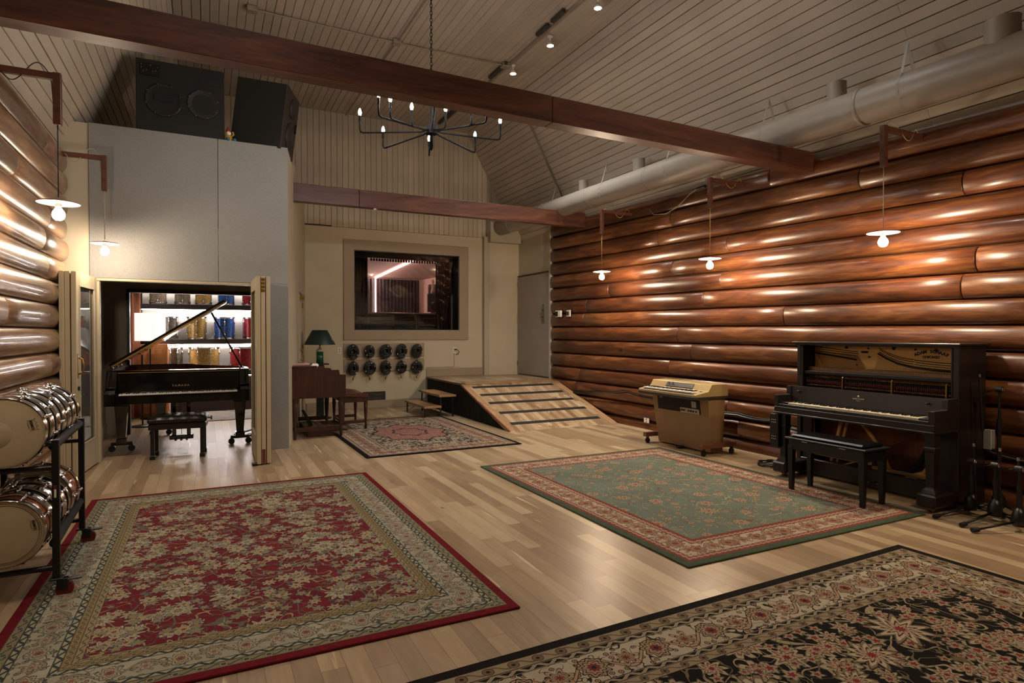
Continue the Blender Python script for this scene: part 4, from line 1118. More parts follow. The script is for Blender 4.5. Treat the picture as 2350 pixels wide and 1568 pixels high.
# local: player at -y (world +x); x -> world +y
HW=.60
side=[(.36,.55),(.36,.95),(.30,.965),(.06,.965),(.02,.955),(-.13,.955),(-.16,.945),(-.17,.925),(-.27,.925),(-.28,.86),(-.36,.855),(-.36,.55)]
for s_ in (-1,1):
    x0,x1=(-HW,-HW+.03) if s_<0 else (HW-.03,HW)
    obj('side_panel',MB().prism(side,x0,x1,axis='x'),M_org,parent=t,bevel=.004)
obj('back_panel',MB().rbox(-HW+.03,.33,.55,HW-.03,.36,.96,.003),M_org,parent=t)
obj('top_panel',MB().rbox(-HW-.01,.02,.965,HW+.01,.375,.985,.004),M_org,parent=t)
obj('case_floor',MB().rbox(-HW+.03,-.34,.55,HW-.03,.33,.60,.003).rbox(-HW+.03,-.36,.60,HW-.03,-.33,.80,.003),M_org,parent=t)
obj('tablet_rail',MB().rbox(-HW+.03,-.02,.80,HW-.03,.03,.95,.004),M_org,parent=t)
for k,(y,z) in enumerate(((-.30,.80),(-.16,.875))):
    keyboard(t,-.42,.44,36,y,y+.125,z+.02,0,M_keyw,name='manual')
for s_ in (-1,1):
    for y in (-.30,.30):
        pr=[(.0,.0),(.014,.0),(.016,.03),(.022,.05),(.02,.09),(.024,.12),(.02,.13),(.026,.20),(.034,.40),(.037,.47),(.03,.485),(.036,.50),(.036,.55)]
        obj('leg',MB().lathe(pr,c=(s_*(HW-.045),y,0),n=20),M_org,parent=t)
    obj('stretcher',MB().rbox(s_*(HW-.045)-.014,-.30,.10,s_*(HW-.045)+.014,.30,.16,.004),M_org,parent=t)
obj('stretcher',MB().rbox(-HW+.05,.28,.11,HW-.05,.31,.16,.004),M_org,parent=t)
pb=obj('pedal_board',MB().prism([(-.30,.02),(-.02,.0),(.12,.0),(.12,.10),(-.05,.11)],-.45,.45,axis='x'),M_org,parent=t,bevel=.003)
for i in range(13): obj('bass_pedal',MB().rbox(-.42+i*.07,-.42,.06,-.395+i*.07,-.05,.095,.004),M_org2,parent=pb)
obj('expression_pedal',MB().prism([(-.02,.10),(.10,.32),(.13,.31),(.03,.09)],.02,.12,axis='x'),M_black,parent=t)
# things on the organ
obj('closed_book',MB().rbox(-.13,-.09,.0,.13,.09,.028,.004),plain('pinkish_book','b8968a',.5),loc=(1.12,8.78,.986),rot=(0,0,R(8)),label='closed pale pink book lying on the organ top',cat='book')
obj('folded_cloth',MB().rbox(-.05,-.12,.0,.05,.12,.05,.02),M_white,loc=(1.33,8.72,.957),rot=(0,0,R(-10)),label='small crumpled white cloth lying on the organ tablets',cat='cloth')
# ------------------------------------------------------------------ organ bench
t=thing('organ_bench','walnut organ bench with sloped end and turned legs standing on the dark medallion rug','bench',(1.94,9.40,.012))
obj('seat',MB().prism([(-.20,.50),(-.20,.535),(.06,.535),(.16,.52),(.205,.49),(.205,.47)],-.42,.42,axis='y'),M_org2,parent=t,bevel=.004)
obj('apron',MB().rbox(-.18,-.38,.40,.18,.38,.49,.004),M_org,parent=t)
for sx in (-1,1):
    for sy in (-1,1):
        pr=[(.0,.0),(.013,.0),(.018,.03),(.016,.10),(.026,.30),(.03,.345),(.024,.355),(.028,.37),(.028,.42)]
        obj('leg',MB().lathe(pr,c=(sx*.165,sy*.35,0),n=18),M_org,parent=t)
for sy in (-1,1): obj('stretcher',MB().rbox(-.165,sy*.35-.01,.09,.165,sy*.35+.01,.135,.003),M_org,parent=t)
obj('stretcher',MB().rbox(-.175,-.35,.09,-.155,.35,.13,.003),M_org,parent=t)

# ------------------------------------------------------------------ lamp on a post behind the organ
t=thing('plant_stand','tall black square post with round foot standing behind the organ','stand',(1.70,10.60,0))
obj('post',MB().rbox(-.055,-.055,.02,.055,.055,.90,.004),M_black,parent=t)
obj('foot',MB().lathe([(0,0),(.19,0),(.19,.012),(.06,.03),(0,.03)],n=28),M_black,parent=t)
obj('stand_top',MB().rbox(-.13,-.13,.90,.13,.13,.92,.004),M_black,parent=t)
M_shade=plain('dark_green_lampshade','0f2a26',.5,0,.05,30); M_green=plain('green_ceramic','1d5a3c',.2,0,.1,10,0,.4)
t=thing('table_lamp','unlit table lamp with dark green cone shade behind the organ','lamp',(1.70,10.60,.92))
obj('lamp_base',MB().lathe([(0,0),(.058,0),(.058,.20),(0,.20)],n=28,mi=0).lathe([(.058,.20),(.062,.205),(.062,.225),(.03,.25),(.0,.25)],n=28,mi=1),[M_green,plain('pale_ceramic','c8b8a8',.3)],parent=t,label='green cylinder base with a pale collar')
obj('lamp_neck',MB().lathe([(.0,.24),(.012,.24),(.02,.27),(.01,.29),(.018,.32),(.0,.33)],n=16),M_brass,parent=t)
mb=MB().lathe([(.255,.315),(.122,.56),(.117,.56),(.25,.315)],n=48,sm=True); obj('lamp_shade',mb,M_shade,parent=t)
# cable coil and pedal under organ
def coil(label,x,y,z,R_,turns,seed,flat=True,group=None,M_=M_cable,r=.006,name='cable_coil',cat='cable'):
    rnd=random.Random(seed); pts=[]; N=turns*26
    ph=rnd.uniform(0,6)
    for i in range(N):
        a=2*PI*i/26+ph; rr=R_*(1+.12*math.sin(i*.37+ph)+rnd.uniform(-.03,.03)); h=.008+.03*(i/N)+.006*math.sin(i*.9)
        if flat: pts.append((rr*math.cos(a),rr*math.sin(a),h))
        else: pts.append((rr*math.cos(a)*.86,-h-.01*rnd.random(),rr*math.sin(a)*1.05))
    mb=MB().tube(pts,r,n=6)
    return obj(name,mb,M_,loc=(x,y,z),label=label,cat=cat,group=group)
coil('black cable coil on the floor beside the grey booth corner behind the organ',1.05,9.95,0,.14,5,3)
coil('black cable coil on the floor at the left foot of the upright piano',5.42,4.60,0,.13,5,8)

# ------------------------------------------------------------------ cable coils on two hook boards
for z0,z1,l in ((.975,1.235,'upper grey hook board under the control room window'),(.70,.935,'lower grey hook board under the control room window')):
    t=thing('hook_board',l,'board',(2.29,11.6,z0),0)
    obj('plank',MB().rbox(0,-.02,0,1.565,0,z1-z0,.003),M_taupe,parent=t)
    for i in range(5):
        x=.157+i*.3075; obj('hook',MB().tube([(x,-.02,(z1-z0)*.75),(x,-.10,(z1-z0)*.76),(x,-.12,(z1-z0)*.85)],.008,n=8),M_black,parent=t)
pos=['first','second','third','fourth','fifth']
for row,z in ((0,1.082),(1,.768)):
    for i in range(5):
        x=2.446+i*.3085; rnd=random.Random(20+row*5+i); Rr=.108+rnd.uniform(-.01,.012)
        extra=[(.0,-.03,-Rr),(.02,-.035,-Rr-.07),(.0,-.03,-Rr-.10)]
        mb=MB(); pts=[]; ph=rnd.uniform(0,6); turns=17
        for k in range(turns*22):
            a=2*PI*k/22+ph; lay=(k//22)/turns
            rr=Rr*(.30+.76*((k//22*7)%turns)/turns)*(1+.05*math.sin(a*2+ph)); pts.append((rr*math.cos(a)*.9,-.025-.075*lay-.004*math.sin(a*3),rr*math.sin(a)*1.08))
        mb.tube(pts,.012,n=5)
        obj_=obj('cable_coil',mb,M_cable,loc=(x,11.575,z),label='black cable coil hanging %s from the left in the %s row of the hook boards'%(pos[i],'upper' if row==0 else 'lower'),cat='cable',group='black cable coils on the hook boards')
        mt=MB()
        for q in range(3):
            a=rnd.uniform(0,6.2); c_=(Rr*.85*math.cos(a),-.10,Rr*.9*math.sin(a)); mt.rbox(c_[0]-.006,c_[1]-.004,c_[2]-.012,c_[0]+.006,c_[1]+.004,c_[2]+.012,.002)
        obj('cable_tape',mt,M_white,parent=obj_,kind='stuff',label='bits of white tape')
        mb=MB().tube([(0.02,-.06,-Rr*1.0),(.03*((-1)**i),-.05,-Rr-.03),(.0,-.045,-Rr-.07)],.005).cyl((.0,-.045,-Rr-.07),(.0,-.045,-Rr-.11),.009)
        obj('plug',mb,M_cable,parent=obj_)
# patch panel, outlets, raceway
t=thing('patch_panel','black wall patch panel low on the far wall behind the organ bench','panel',(2.64,11.6,.112))
obj('plate',MB().rbox(0,-.02,0,.435,0,.20,.003),M_black,parent=t)
mb=MB()
for r_,z in enumerate((.145,.07)):
    for i in range(12 if r_==0 else 10): mb.torus((.03+i*.034,-.021,z),.009,.0022,12,5,'y')
obj('sockets',mb,M_steel,parent=t,kind='stuff')
def outlet(label,x,y,z,rz=0,w=.07,h=.115,holes=True):
    t=thing('wall_outlet',label,'outlet',(x,y,z),rz)
    obj('cover_plate',MB().rbox(-w/2,-.008,-h/2,w/2,0,h/2,.002),M_white,parent=t)
    if holes:
        for dz_ in (-.02,.02): obj('socket',MB().rbox(-.014,-.011,dz_-.013,.014,-.007,dz_+.013,.003),M_taupe,parent=t)
outlet('white outlet on the far wall between the green lamp and the cable coils',2.214,11.6,1.106)
outlet('white outlet with a black plug on the far wall under the window, right side',4.50,11.6,1.085)
outlet('small double outlet low on the log wall between ramp and electric piano',5.822,7.17,.135,R(-90),.115,.07)
t=thing('black_plug','black plug with a short looping cord in the far wall outlet','plug',(4.515,11.59,1.10))
obj('plug_body',MB().cyl((0,0,0),(0,-.035,0),.017),M_cable,parent=t)
obj('cord',MB().tube([(0,-.035,0),(.03,-.05,-.005),(.07,-.045,-.045),(.05,-.035,-.09),(.01,-.02,-.11)],.006),M_cable,parent=t)
t=thing('wall_raceway','thin white cable raceway running along the far wall to the outlet','raceway',(3.9,11.6,.74))
obj('duct_run',MB().rbox(.0,-.016,0,.60,0,.022,.003).rbox(.585,-.016,.022,.605,0,.29,.003),M_cream2,parent=t)

# ------------------------------------------------------------------ things on the right log wall
t=thing('thermostat','small white box with a dark screen on the log wall near its far end','thermostat',(5.825,9.68,1.785),R(-90))
obj('box_body',MB().rbox(-.09,-.04,-.06,.10,0,.06,.006),M_white,parent=t); obj('screen',MB().rbox(-.08,-.045,-.045,.01,-.038,.045,.002),M_black,parent=t)
t=thing('dimmer_switch','square white plate with a round steel dial on the log wall','switch',(5.825,9.34,1.785),R(-90))
obj('cover_plate',MB().rbox(-.06,-.02,-.06,.06,0,.06,.003),M_white,parent=t); obj('dial',MB().cyl((0,-.02,0),(0,-.04,0),.034,n=24),M_steel,parent=t)
t=thing('wall_box','grey metal electrical box on the log wall right of the upright piano','box',(5.83,2.74,.545),R(-90))
obj('box_body',MB().rbox(-.028,-.06,-.08,.028,0,.08,.005),plain('grey_box','8f8f90',.4,.3),parent=t); obj('box_cover',MB().rbox(-.031,-.068,-.083,.031,-.058,.083,.004),plain('light_grey_box','a8a6a4',.4,.2),parent=t)
# cable bundles along the wall
rnd=random.Random(9)
def bundle(label,pts,n,r,jit):
    t=thing('cable_bundle',label,'cable',(0,0,0))
    for k in range(n):
        dx=rnd.uniform(-.004,.004); dzz=rnd.uniform(-jit,jit); ph=rnd.uniform(0,6)
        P_=[]
        for i in range(len(pts)-1):
            a=Vector(pts[i]);b=Vector(pts[i+1])
            for q in range(6):
                u=q/6; p=a.lerp(b,u); P_.append((p.x-.012+dx+.008*math.sin(i*2+u*3+ph),p.y,p.z+dzz*math.cos((i+u)*1.3+ph)-.02*math.sin(u*PI)))
        P_.append(pts[-1]); obj('cable',MB().tube(P_,r,n=6),M_cable if k else plain('grey_cable','8a8a8c',.4),parent=t)
bundle('bundle of black cables sagging along the log wall between ramp and upright piano',[(5.80,9.15,.38),(5.80,8.4,.46),(5.80,7.6,.535),(5.80,6.9,.50),(5.80,6.2,.46),(5.80,5.4,.43),(5.80,4.9,.42),(5.80,4.35,.36)],6,.009,.022)
bundle('black cable bundle on the log wall behind the microphone stands',[(5.80,2.75,.47),(5.80,2.3,.42),(5.80,1.6,.40)],4,.009,.02)
t=thing('cable_drop','black cable with an inline plug trailing along the top of the log wall','cable',(0,0,0))
obj('cable',MB().tube([(5.80,7.1,3.24),(5.76,6.95,3.13),(5.77,6.7,3.10),(5.77,6.45,3.16),(5.79,6.25,3.29),(5.80,6.1,3.33)],.006),M_conduit,parent=t)
obj('plug',MB().cyl((5.80,6.12,3.33),(5.80,5.98,3.335),.02),M_cable,parent=t)

# ------------------------------------------------------------------ microphone stands
M_stand=plain('black_stand','0b0b0c',.4)
def mic_stand(label,x,y,H,legang,L,boom=None,cast=True):
    t=thing('microphone_stand',label,'stand',(x,y,0),0,group='black microphone stands beside the upright piano')
    obj('base_hub',MB().lathe([(.0,.045),(.035,.04),(.052,.07),(.04,.13),(.018,.17),(.0,.17)],n=18),M_stand,parent=t)
    for a in legang:
        c,s=math.cos(R(a)),math.sin(R(a))
        l=obj('leg',MB().tube([(.03*c,.03*s,.07),(L*c,L*s,.022)],.0095,n=8),M_stand,parent=t)
        obj('rubber_foot',MB().cyl(((L-.03)*c,(L-.03)*s,.024),((L+.02)*c,(L+.02)*s,.02),.017,n=12),M_matte,parent=l)
    obj('pole',MB().cyl((0,0,.12),(0,0,H*.72),.0145,n=12).cyl((0,0,H*.68),(0,0,H),.010,n=10).cyl((0,0,H*.62),(0,0,H*.76),.018,n=12),M_stand,parent=t)
    h=obj('boom_clamp',MB().cyl((-.0,-.022,H),(.0,.022,H),.024,n=16).tube([(.0,.02,H),(.0,.09,H-.03)],.004),M_stand,parent=t)
    obj('clamp_screw',MB().torus((0,-.024,H),.012,.004,14,6,'y'),M_chrome,parent=h)
    if boom:
        a=Vector(boom[0]);b=Vector(boom[1]); d=(b-a).normalized()
        bb=obj('boom_arm',MB().cyl(a,b,.0085,n=10).cyl(a.lerp(b,.0),a.lerp(b,.35),.0125,n=10),M_stand,parent=t)
        obj('boom_tip',MB().cyl(b,b+d*.025,.011,n=12),M_chrome,parent=bb)
    return t
mic_stand('low black microphone stand nearest the upright piano',5.365,2.655,.42,(172,52,-68),.38,[(.06,.0,.12),(.05,.01,.53)])
mic_stand('low black microphone stand in the middle of the front group',5.325,2.475,.425,(176,62,-55),.38,[(.06,.0,.10),(.04,-.01,.53)])
mic_stand('low black microphone stand cut off by the right picture edge',5.20,2.268,.45,(158,40,-80),.34,[(.07,.02,.12),(.05,.03,.50)])
mic_stand('tall black microphone stand against the log wall with its boom folded down',5.60,2.58,.98,(140,20,-95),.22,[(-.03,.10,.64),(-.04,.12,1.07)])

# ------------------------------------------------------------------ folding doors of the booth
def leaf(name,label,L,H,loc,rz,glass=True):
    t=thing(name,label,'door',loc,rz,group='folding glass doors of the booth')
    th=.042; st=.11
    obj('door_frame',MB().rbox(0,-th/2,.012,st,th/2,H,.003).rbox(L-st,-th/2,.012,L,th/2,H,.003).rbox(st,-th/2,.012,L-st,th/2,.30,.003).rbox(st,-th/2,H-.13,L-st,th/2,H,.003),M_doorp,parent=t)
    mb=MB()
    for y in (-th/2-.006,th/2-.006):
        mb.rbox(st-.004,y,.296,st+.016,y+.012,H-.126,.003).rbox(L-st-.016,y,.296,L-st+.004,y+.012,H-.126,.003).rbox(st,y,.296,L-st,y+.012,.312,.003).rbox(st,y,H-.142,L-st,y+.012,H-.126,.003)
    obj('glazing_bead',mb,M_doorp,parent=t)
    obj('pane',MB().box(st,-.004,.30,L-st,.004,H-.13),M_dglass,parent=t)
    return t
M_dg=G_('door_glass'); M_dg.b.inputs['Transmission Weight'].default_value=.85; M_dg.b.inputs['IOR'].default_value=1.5; M_dglass=M_dg.out('cfcfc8',.02)
# left stack: leaf facing the opening, two more behind it
a0=Vector((-1.158,7.235)); a1=Vector((-1.088,7.985)); d=(a1-a0); L1=d.length; an=math.atan2(d.y,d.x)
t=leaf('folding_door','left folding glass door leaf seen edge-on beside the booth opening, pull handle on it',L1,2.03,(a0.x,a0.y,0),an)
obj('door_handle',MB().tube([(.045,-.021,1.02),(.045,-.06,1.03),(.045,-.07,1.10),(.045,-.06,1.17),(.045,-.021,1.18)],.008).rbox(.03,-.026,.98,.06,-.02,1.22,.001),M_brass,parent=t)
obj('deadbolt',MB().rbox(.03,-.035,.86,.06,-.02,.90,.002).rbox(.03,-.035,.66,.06,-.02,.70,.002),M_black,parent=t)
leaf('folding_door','left folding door leaf in the middle of the left stack',L1,2.03,(a0.x-.053,a0.y+.01,0),an+R(.6))
leaf('folding_door','left folding door leaf next to the log wall',L1,2.03,(a0.x-.098,a0.y+.0,0),an+R(.6))
for i,(x,l) in enumerate(((.50,'right folding door leaf nearest the piano in the right stack'),(.548,'right folding door leaf in the middle of the right stack'),(.600,'right folding door leaf nearest the grey booth panel'))):
    t=leaf('folding_door',l,.90,2.04,(x,7.08+.01*i,0),R(90))
    if i==1:
        mb=MB()
        for z in (2.02,1.98,1.94,1.90): mb.rbox(-.008,-.02,z-.03,.004,.02,z,.002)
        obj('hinge',mb,M_brass,parent=t)
        obj('floor_bolt',MB().rbox(-.01,-.016,.02,.0,.016,.17,.002),plain('rust_brown_bolt','6a2c18',.5),parent=t)
    if i==0: obj('door_stop',MB().rbox(-.02,.02,.0,.05,.07,.03,.004),M_black,parent=t)
obj('wall_outlet',MB().rbox(-.005,-.04,0,.0,.04,.10,.002),M_white,loc=(-1.238,8.55,.33),rot=(0,0,PI),label='small white outlet low on the inner left booth wall',cat='outlet')

# ------------------------------------------------------------------ drum rack with snare drums
t=thing('drum_rack','black tubular rolling rack with red wheels at the left picture edge, holding drums','rack',(-.95,4.5,0),R(1.8))
M_tube=plain('black_powder_tube','0c0c0d',.45); M_foam=plain('black_foam','0d0d0e',.85,0,.2,80,.3); M_redw=plain('red_caster','6a1c12',.4)
for sx in (-1,1):
    for sy in (-1,1):
        x=sx*.205; y=sy*.475
        obj('post',MB().rbox(x-.017,y-.017,.10,x+.017,y+.017,.85,.003),M_tube,parent=t)
        c=obj('caster',MB().rbox(x-.03,y-.03,.095,x+.03,y+.03,.105,.002).rbox(x+.0,y-.022,.04,x+.05,y-.018,.098,.002).rbox(x+.0,y+.018,.04,x+.05,y+.022,.098,.002),M_tube,parent=t)
        obj('wheel',MB().cyl((x+.035,y-.015,.042),(x+.035,y+.015,.042),.042,n=28),M_redw,parent=c,label='translucent red wheel')
        obj('brake_lever',MB().rbox(x+.01,y-.02,.085,x+.115,y+.02,.092,.002),M_tube,parent=c)
for sx in (-1,1):
    for z in (.815,.29):
        obj('foam_rail',MB().cyl((sx*.205-.01*sx,-.47,z),(sx*.205-.01*sx,.47,z),.024,n=16),M_foam,parent=t)
for sy in (-1,1):
    for z in (.83,.70,.16):
        obj('cross_bar',MB().cyl((-.205,sy*.475,z),(.205,sy*.475,z),.015,n=12),M_tube,parent=t)
obj('rack_sticker',MB().rbox(.197,-.4935,.585,.211,-.492,.605,.0003,0).rbox(.199,-.4935,.54,.209,-.492,.584,.0003,1),[M_redw,M_white],parent=t,label='small red and white sticker on the front post')
M_head=plain('drum_head_cream','b0a488',.5,0,.08,6); M_copwood=wood('orange_brown_shell','6e3618','94512a','b87444','y',.25,.5)
M_dkshell=plain('black_nickel_shell','2a2828',.15,.9)
M_print=plain('dark_print','1c1a18',.5)
def drum(label,x,y,z,r,dep,shell,front=False,roll=0,cat='drum',name='snare_drum',group='drums lying in the black rolling rack',vertical=False,lugs=8,hoop=None,twoheads=True,seglug=True):
    """axis along y (lying) or z (standing)"""
    t=thing(name,label,cat,(x,y,z),0,group=group,rot=(0,0,0) if not vertical else (R(-90),0,0))
    ax='y'
    pr=[(r*.955,0.012),(r*.955,dep-.012)]
    mb=MB().lathe(pr,c=(0,0,0),n=48,axis='y')
    # beading
    if shell is M_chrome or shell is M_dkshell: mb.lathe([(r*.955,dep*.46),(r*.975,dep*.48),(r*.975,dep*.52),(r*.955,dep*.54)],n=48,axis='y')
    obj('shell',mb,shell,parent=t)
    hp=hoop or M_chrome
    for y0,s in ((0,1),(dep,-1)):
        obj('hoop',MB().lathe([(r*.99,y0-.004*s),(r*1.012,y0-.002*s),(r*1.0,y0+.003*s),(r*.99,y0+.008*s),(r*.995,y0+.018*s),(r*1.03,y0+.021*s),(r*1.03,y0+.024*s),(r*.97,y0+.024*s)],n=48,axis='y'),hp,parent=t)
        obj('drum_head',MB().lathe([(r*.99,y0+.006*s),(r*.94,y0+.004*s),(0,y0+.004*s)][::(1 if s>0 else -1)],n=48,axis='y'),M_head,parent=t)
    for k in range(lugs):
        a=2*PI*(k+.5)/lugs+roll; c,s=math.cos(a),math.sin(a)
        q=MB(); P=lambda rr,yy:(rr*c,yy,rr*s)
        q.tube([P(r*1.02,.004),P(r*1.02,dep-.004)],.0028,n=6)
        if dep<.24: q.tube([P(r*.97,dep*.22),P(r*1.045,dep*.30),P(r*1.045,dep*.70),P(r*.97,dep*.78)],[.006,.010,.010,.006],n=8)
        else:
            for y0 in (dep*.16,dep*.74): q.tube([P(r*.97,y0-.0),P(r*1.05,y0+.02),P(r*1.05,y0+.045),P(r*.97,y0+.06)],[.006,.010,.010,.006],n=8)
        for y0 in (.002,dep-.002): q.cyl(P(r*1.03,y0-.008),P(r*1.03,y0+.008),.0065,n=8)
        obj('lug',q,hp,parent=t)
    return t
def logo(par,x,z,rot,sc=1.0):
    mb=MB(); A=T(x,.0022,z,R(90))@Matrix.Rotation(rot,4,'Z')
    mb.text('REMO',.018*sc,A,ext=.0004,bold=.0004,spacing=1.05)
    crown=[(-.028,-.012),(-.026,.006),(-.031,.024),(-.016,.014),(-.009,.027),(0,.015),(.009,.027),(.016,.014),(.031,.024),(.026,.006),(.028,-.012)]
    cp=[A@Vector((a*sc,b*sc,0)) for a,b in crown+[crown[0]]]
    mb.tube(cp,.0007*sc,n=4)
    mb.text('WEATHER KING',.004*sc,A@Matrix.Translation((0,-.016*sc,0)),ext=.0003)
    return obj('head_logo',mb,M_print,parent=par,label='printed crown logo with lettering')
XT=-.945; rr=.183
tops=[(3.985,.150,M_chrome),(4.150,.135,M_chrome),(4.300,.15,M_chrome),(4.465,.135,M_chrome),(4.615,.14,M_chrome),(4.770,.15,M_dkshell)]
nm=['frontmost','second','third','fourth','fifth','rearmost']
for i,(y,dp,m) in enumerate(tops):
    d_=drum('%s chrome snare drum in the top row of the rack'%nm[i] if m is M_chrome else 'rearmost dark snare drum in the top row of the rack',XT-.0+.0*i,y,.905,rr,dp,m,roll=.2*i)
    if i==0:
        logo(d_,.122,.035,R(-75),1.0)
        obj('worn_patch',MB().lathe([(0,.0035),(.07,.0036),(.071,.0045)],c=(-.03,0,-.01),n=30,axis='y'),plain('worn_head_patch','a4987c',.6,0,.1,30),parent=d_,label='worn darker circle on the head')
lows=[(3.985,.160,M_copwood,'frontmost wooden snare drum with cream head in the bottom row of the rack'),(4.16,.14,M_dkshell,'dark snare drum behind the front one in the bottom row'),(4.315,.15,M_chrome,'chrome snare drum in the middle of the bottom row'),(4.48,.15,M_dkshell,'dark snare drum before the orange-brown one in the bottom row'),(4.65,.24,M_copwood,'orange-brown wooden snare drum at the rear of the bottom row')]
for i,(y,dp,m,l) in enumerate(lows):
    d_=drum(l,XT,y,.378 if i<4 else .392,rr*(.97 if i<4 else 1.03),dp,m,roll=.3*i)
    if i==0:
        logo(d_,.128,.035,R(-78),.95)
        mb=MB().torus((0,.003,0),.150,.0009,48,4,'y').torus((0,.003,0),.158,.0006,48,4,'y'); obj('printed_ring',mb,M_print,parent=d_)

# ------------------------------------------------------------------ drum store: shelves and drums
t=thing('drum_shelving','dark shelving with light strips behind the glass opening of the booth','shelf',(0,12.6,0))
M_shelf=plain('dark_shelf','3a3030',.5,0,.1); M_strip=emit('shelf_light_strip','fff4ec',85)
for z,x0 in ((1.90,-1.06),(1.275,-1.06),(.70,-1.06)):
    sh=obj('shelf_board',MB().rbox(x0,-.20,z-.045,1.5,.25,z+.045,.003),M_shelf,parent=t)
    obj('light_strip',MB().rbox(x0+.05,-.185,z-.058,1.48,-.165,z-.047,.002),M_strip,parent=sh)
obj('plinth',MB().rbox(-.58,-.18,0,1.5,.25,.655,.003),plain('dark_plinth','3e2e26',.6),parent=t)
obj('top_board',MB().rbox(-1.06,-.20,2.50,1.5,.25,2.59,.003),M_shelf,parent=t)
obj('light_strip',MB().rbox(-1.0,-.185,2.487,1.48,-.165,2.499,.002),M_strip,parent=t)
obj('upright',MB().rbox(-1.07,-.1,0,-1.03,.25,2.6,.003),wood('orange_pine','8a5426','b07a40','cc9c60','z',.5),parent=t)
mb=MB()
for k in range(30): mb.box(-1.028,-.06,1.0+k*.05,-1.02,-.04,1.03+k*.05)
obj('slotted_rail',MB().rbox(-1.03,-.09,.9,-1.015,-.02,2.5,.002),M_matte,parent=t)
def spk(name,c,metal=.6):
    g=G_(name); v=g.coord(); w_=g.voro(v,160,1,'3D'); q,_,_2=g.sep(E_(g,w_.outputs['Color'])); b=lin(c)
    return g.out(g.ramp(q,[(.0,tuple(x*.45 for x in b[:3])+(1,)),(.7,b),(1.0,tuple(min(1,x*2.0+.08) for x in b[:3])+(1,))]),.28,.25,None,.6)
def pearl(name,a,b):
    g=G_(name); v=g.coord(); n=g.noise(v,26,2,.6,2.5)
    return g.out(g.ramp(n,[(.38,a),(.5,b),(.6,a)]),.25,.3,None,.5)
S_champ=spk('champagne_sparkle','b8a490'); S_pearl=pearl('black_diamond_pearl','5c564c','b0a896'); S_gold=spk('gold_sparkle','c09a58'); S_blue=spk('blue_sparkle','1450a0'); S_red=spk('red_sparkle','a01a26'); S_grey=pearl('grey_pearl','4a4642','8f877c')
def sdrum(label,x,z,w_,h,m,lugs=6): return drum(label,x,12.56,z,w_/2,h,m,name='tom_drum',group='sparkle drums on the store shelves',vertical=True,lugs=lugs)
for x,w_,m,l in ((-.768,.277,S_champ,'champagne sparkle'),(-.384,.265,S_pearl,'dark pearl'),(-.043,.287,S_gold,'gold sparkle'),(.332,.292,S_blue,'blue sparkle'),(.742,.29,S_red,'red sparkle')):
    sdrum(l+' drum standing on the top visible shelf',x,2.247,w_,.30,m)
for x,w_,m,l in ((-.60,.30,S_grey,'dark pearl'),(-.16,.345,S_gold,'gold sparkle'),(.301,.37,S_blue,'blue sparkle'),(.79,.37,S_red,'red sparkle')):
    sdrum(l+' floor tom on the middle shelf',x,1.722,w_,.40,m)
for x,w_,m,l in ((-.52,.27,S_grey,'dark pearl'),(-.04,.52,S_gold,'gold sparkle'),(.66,.56,S_red,'red sparkle')):
    sdrum(l+' bass drum on the bottom shelf',x,1.165,w_,.415,m,8)
# floor lamp with white shade, cabinet, curtain, stand
M_shadeglow=emit('white_shade_glow','fff2ea',.8)
t=thing('floor_lamp','floor lamp with a large glowing white drum shade behind the raised piano lid','lamp',(-.84,11.8,0))
obj('lamp_shade',MB().lathe([(.225,1.30),(.225,1.76),(.22,1.76),(.22,1.30)],n=40),M_shadeglow,parent=t)
obj('pole',MB().cyl((0,0,.02),(0,0,1.72),.012),M_black,parent=t)
obj('foot',MB().lathe([(0,0),(.15,0),(.15,.015),(.02,.03),(0,.03)],n=30),M_black,parent=t)
t=thing('wooden_cabinet','orange-brown wooden cabinet with framed doors in the drum store','cabinet',(-.86,12.2,0))
M_pine=wood('warm_cabinet_wood','8a4f22','b0703a','c98e54','z',.4)
obj('body',MB().rbox(-.26,-.18,0,.26,.18,1.24,.004),M_pine,parent=t)
for s_ in (-1,1):
    dd=obj('door',MB().rbox(s_*.13-.12,-.20,.62,s_*.13+.12,-.18,1.15,.003).rbox(s_*.13-.08,-.206,.68,s_*.13+.08,-.198,1.09,.006),M_pine,parent=t)
    obj('handle',MB().cyl((s_*.03,-.225,1.0),(s_*.03,-.225,1.08),.006).cyl((s_*.03,-.2,1.04),(s_*.03,-.225,1.04),.004),M_brass,parent=dd)
obj('door',MB().rbox(-.25,-.20,.06,.25,-.18,.58,.003),M_pine,parent=t)
t=thing('dark_case','small dark metal case on top of the wooden cabinet','case',(-.92,12.15,1.242))
obj('case_body',MB().rbox(-.15,-.1,0,.15,.12,.055,.01),M_dkshell,parent=t)
def curtain(name,label,x0,y0,x1,y1,z0,z1,m,folds,amp=.03,par=None):
    mb=MB(); N=folds*8; vs=[]; d=Vector((x1-x0,y1-y0,0)); L=d.length; d.normalize(); n=Vector((-d.y,d.x,0))
    for zi in range(5):
        z=z0+(z1-z0)*zi/4
        for i in range(N+1):
            u=i/N; a=amp*math.sin(u*folds*2*PI)*(1.0+.2*math.sin(u*17+zi)); p=Vector((x0,y0,0))+d*(L*u)+n*a; vs.append((p.x,p.y,z))
    W_=N+1; fs=[(j*W_+i,j*W_+i+1,(j+1)*W_+i+1,(j+1)*W_+i) for j in range(4) for i in range(N)]
    mb.add(vs,fs,0,True); o=obj(name,mb,m,label=label,cat='curtain')
    sd=o.modifiers.new('thick','SOLIDIFY'); sd.thickness=.004; return o
curtain('curtain','orange-brown curtain at the left end of the drum store',-1.35,11.3,-1.0,12.0,.02,2.6,plain('rust_curtain','8a5030',.8,0,.15,6),4)
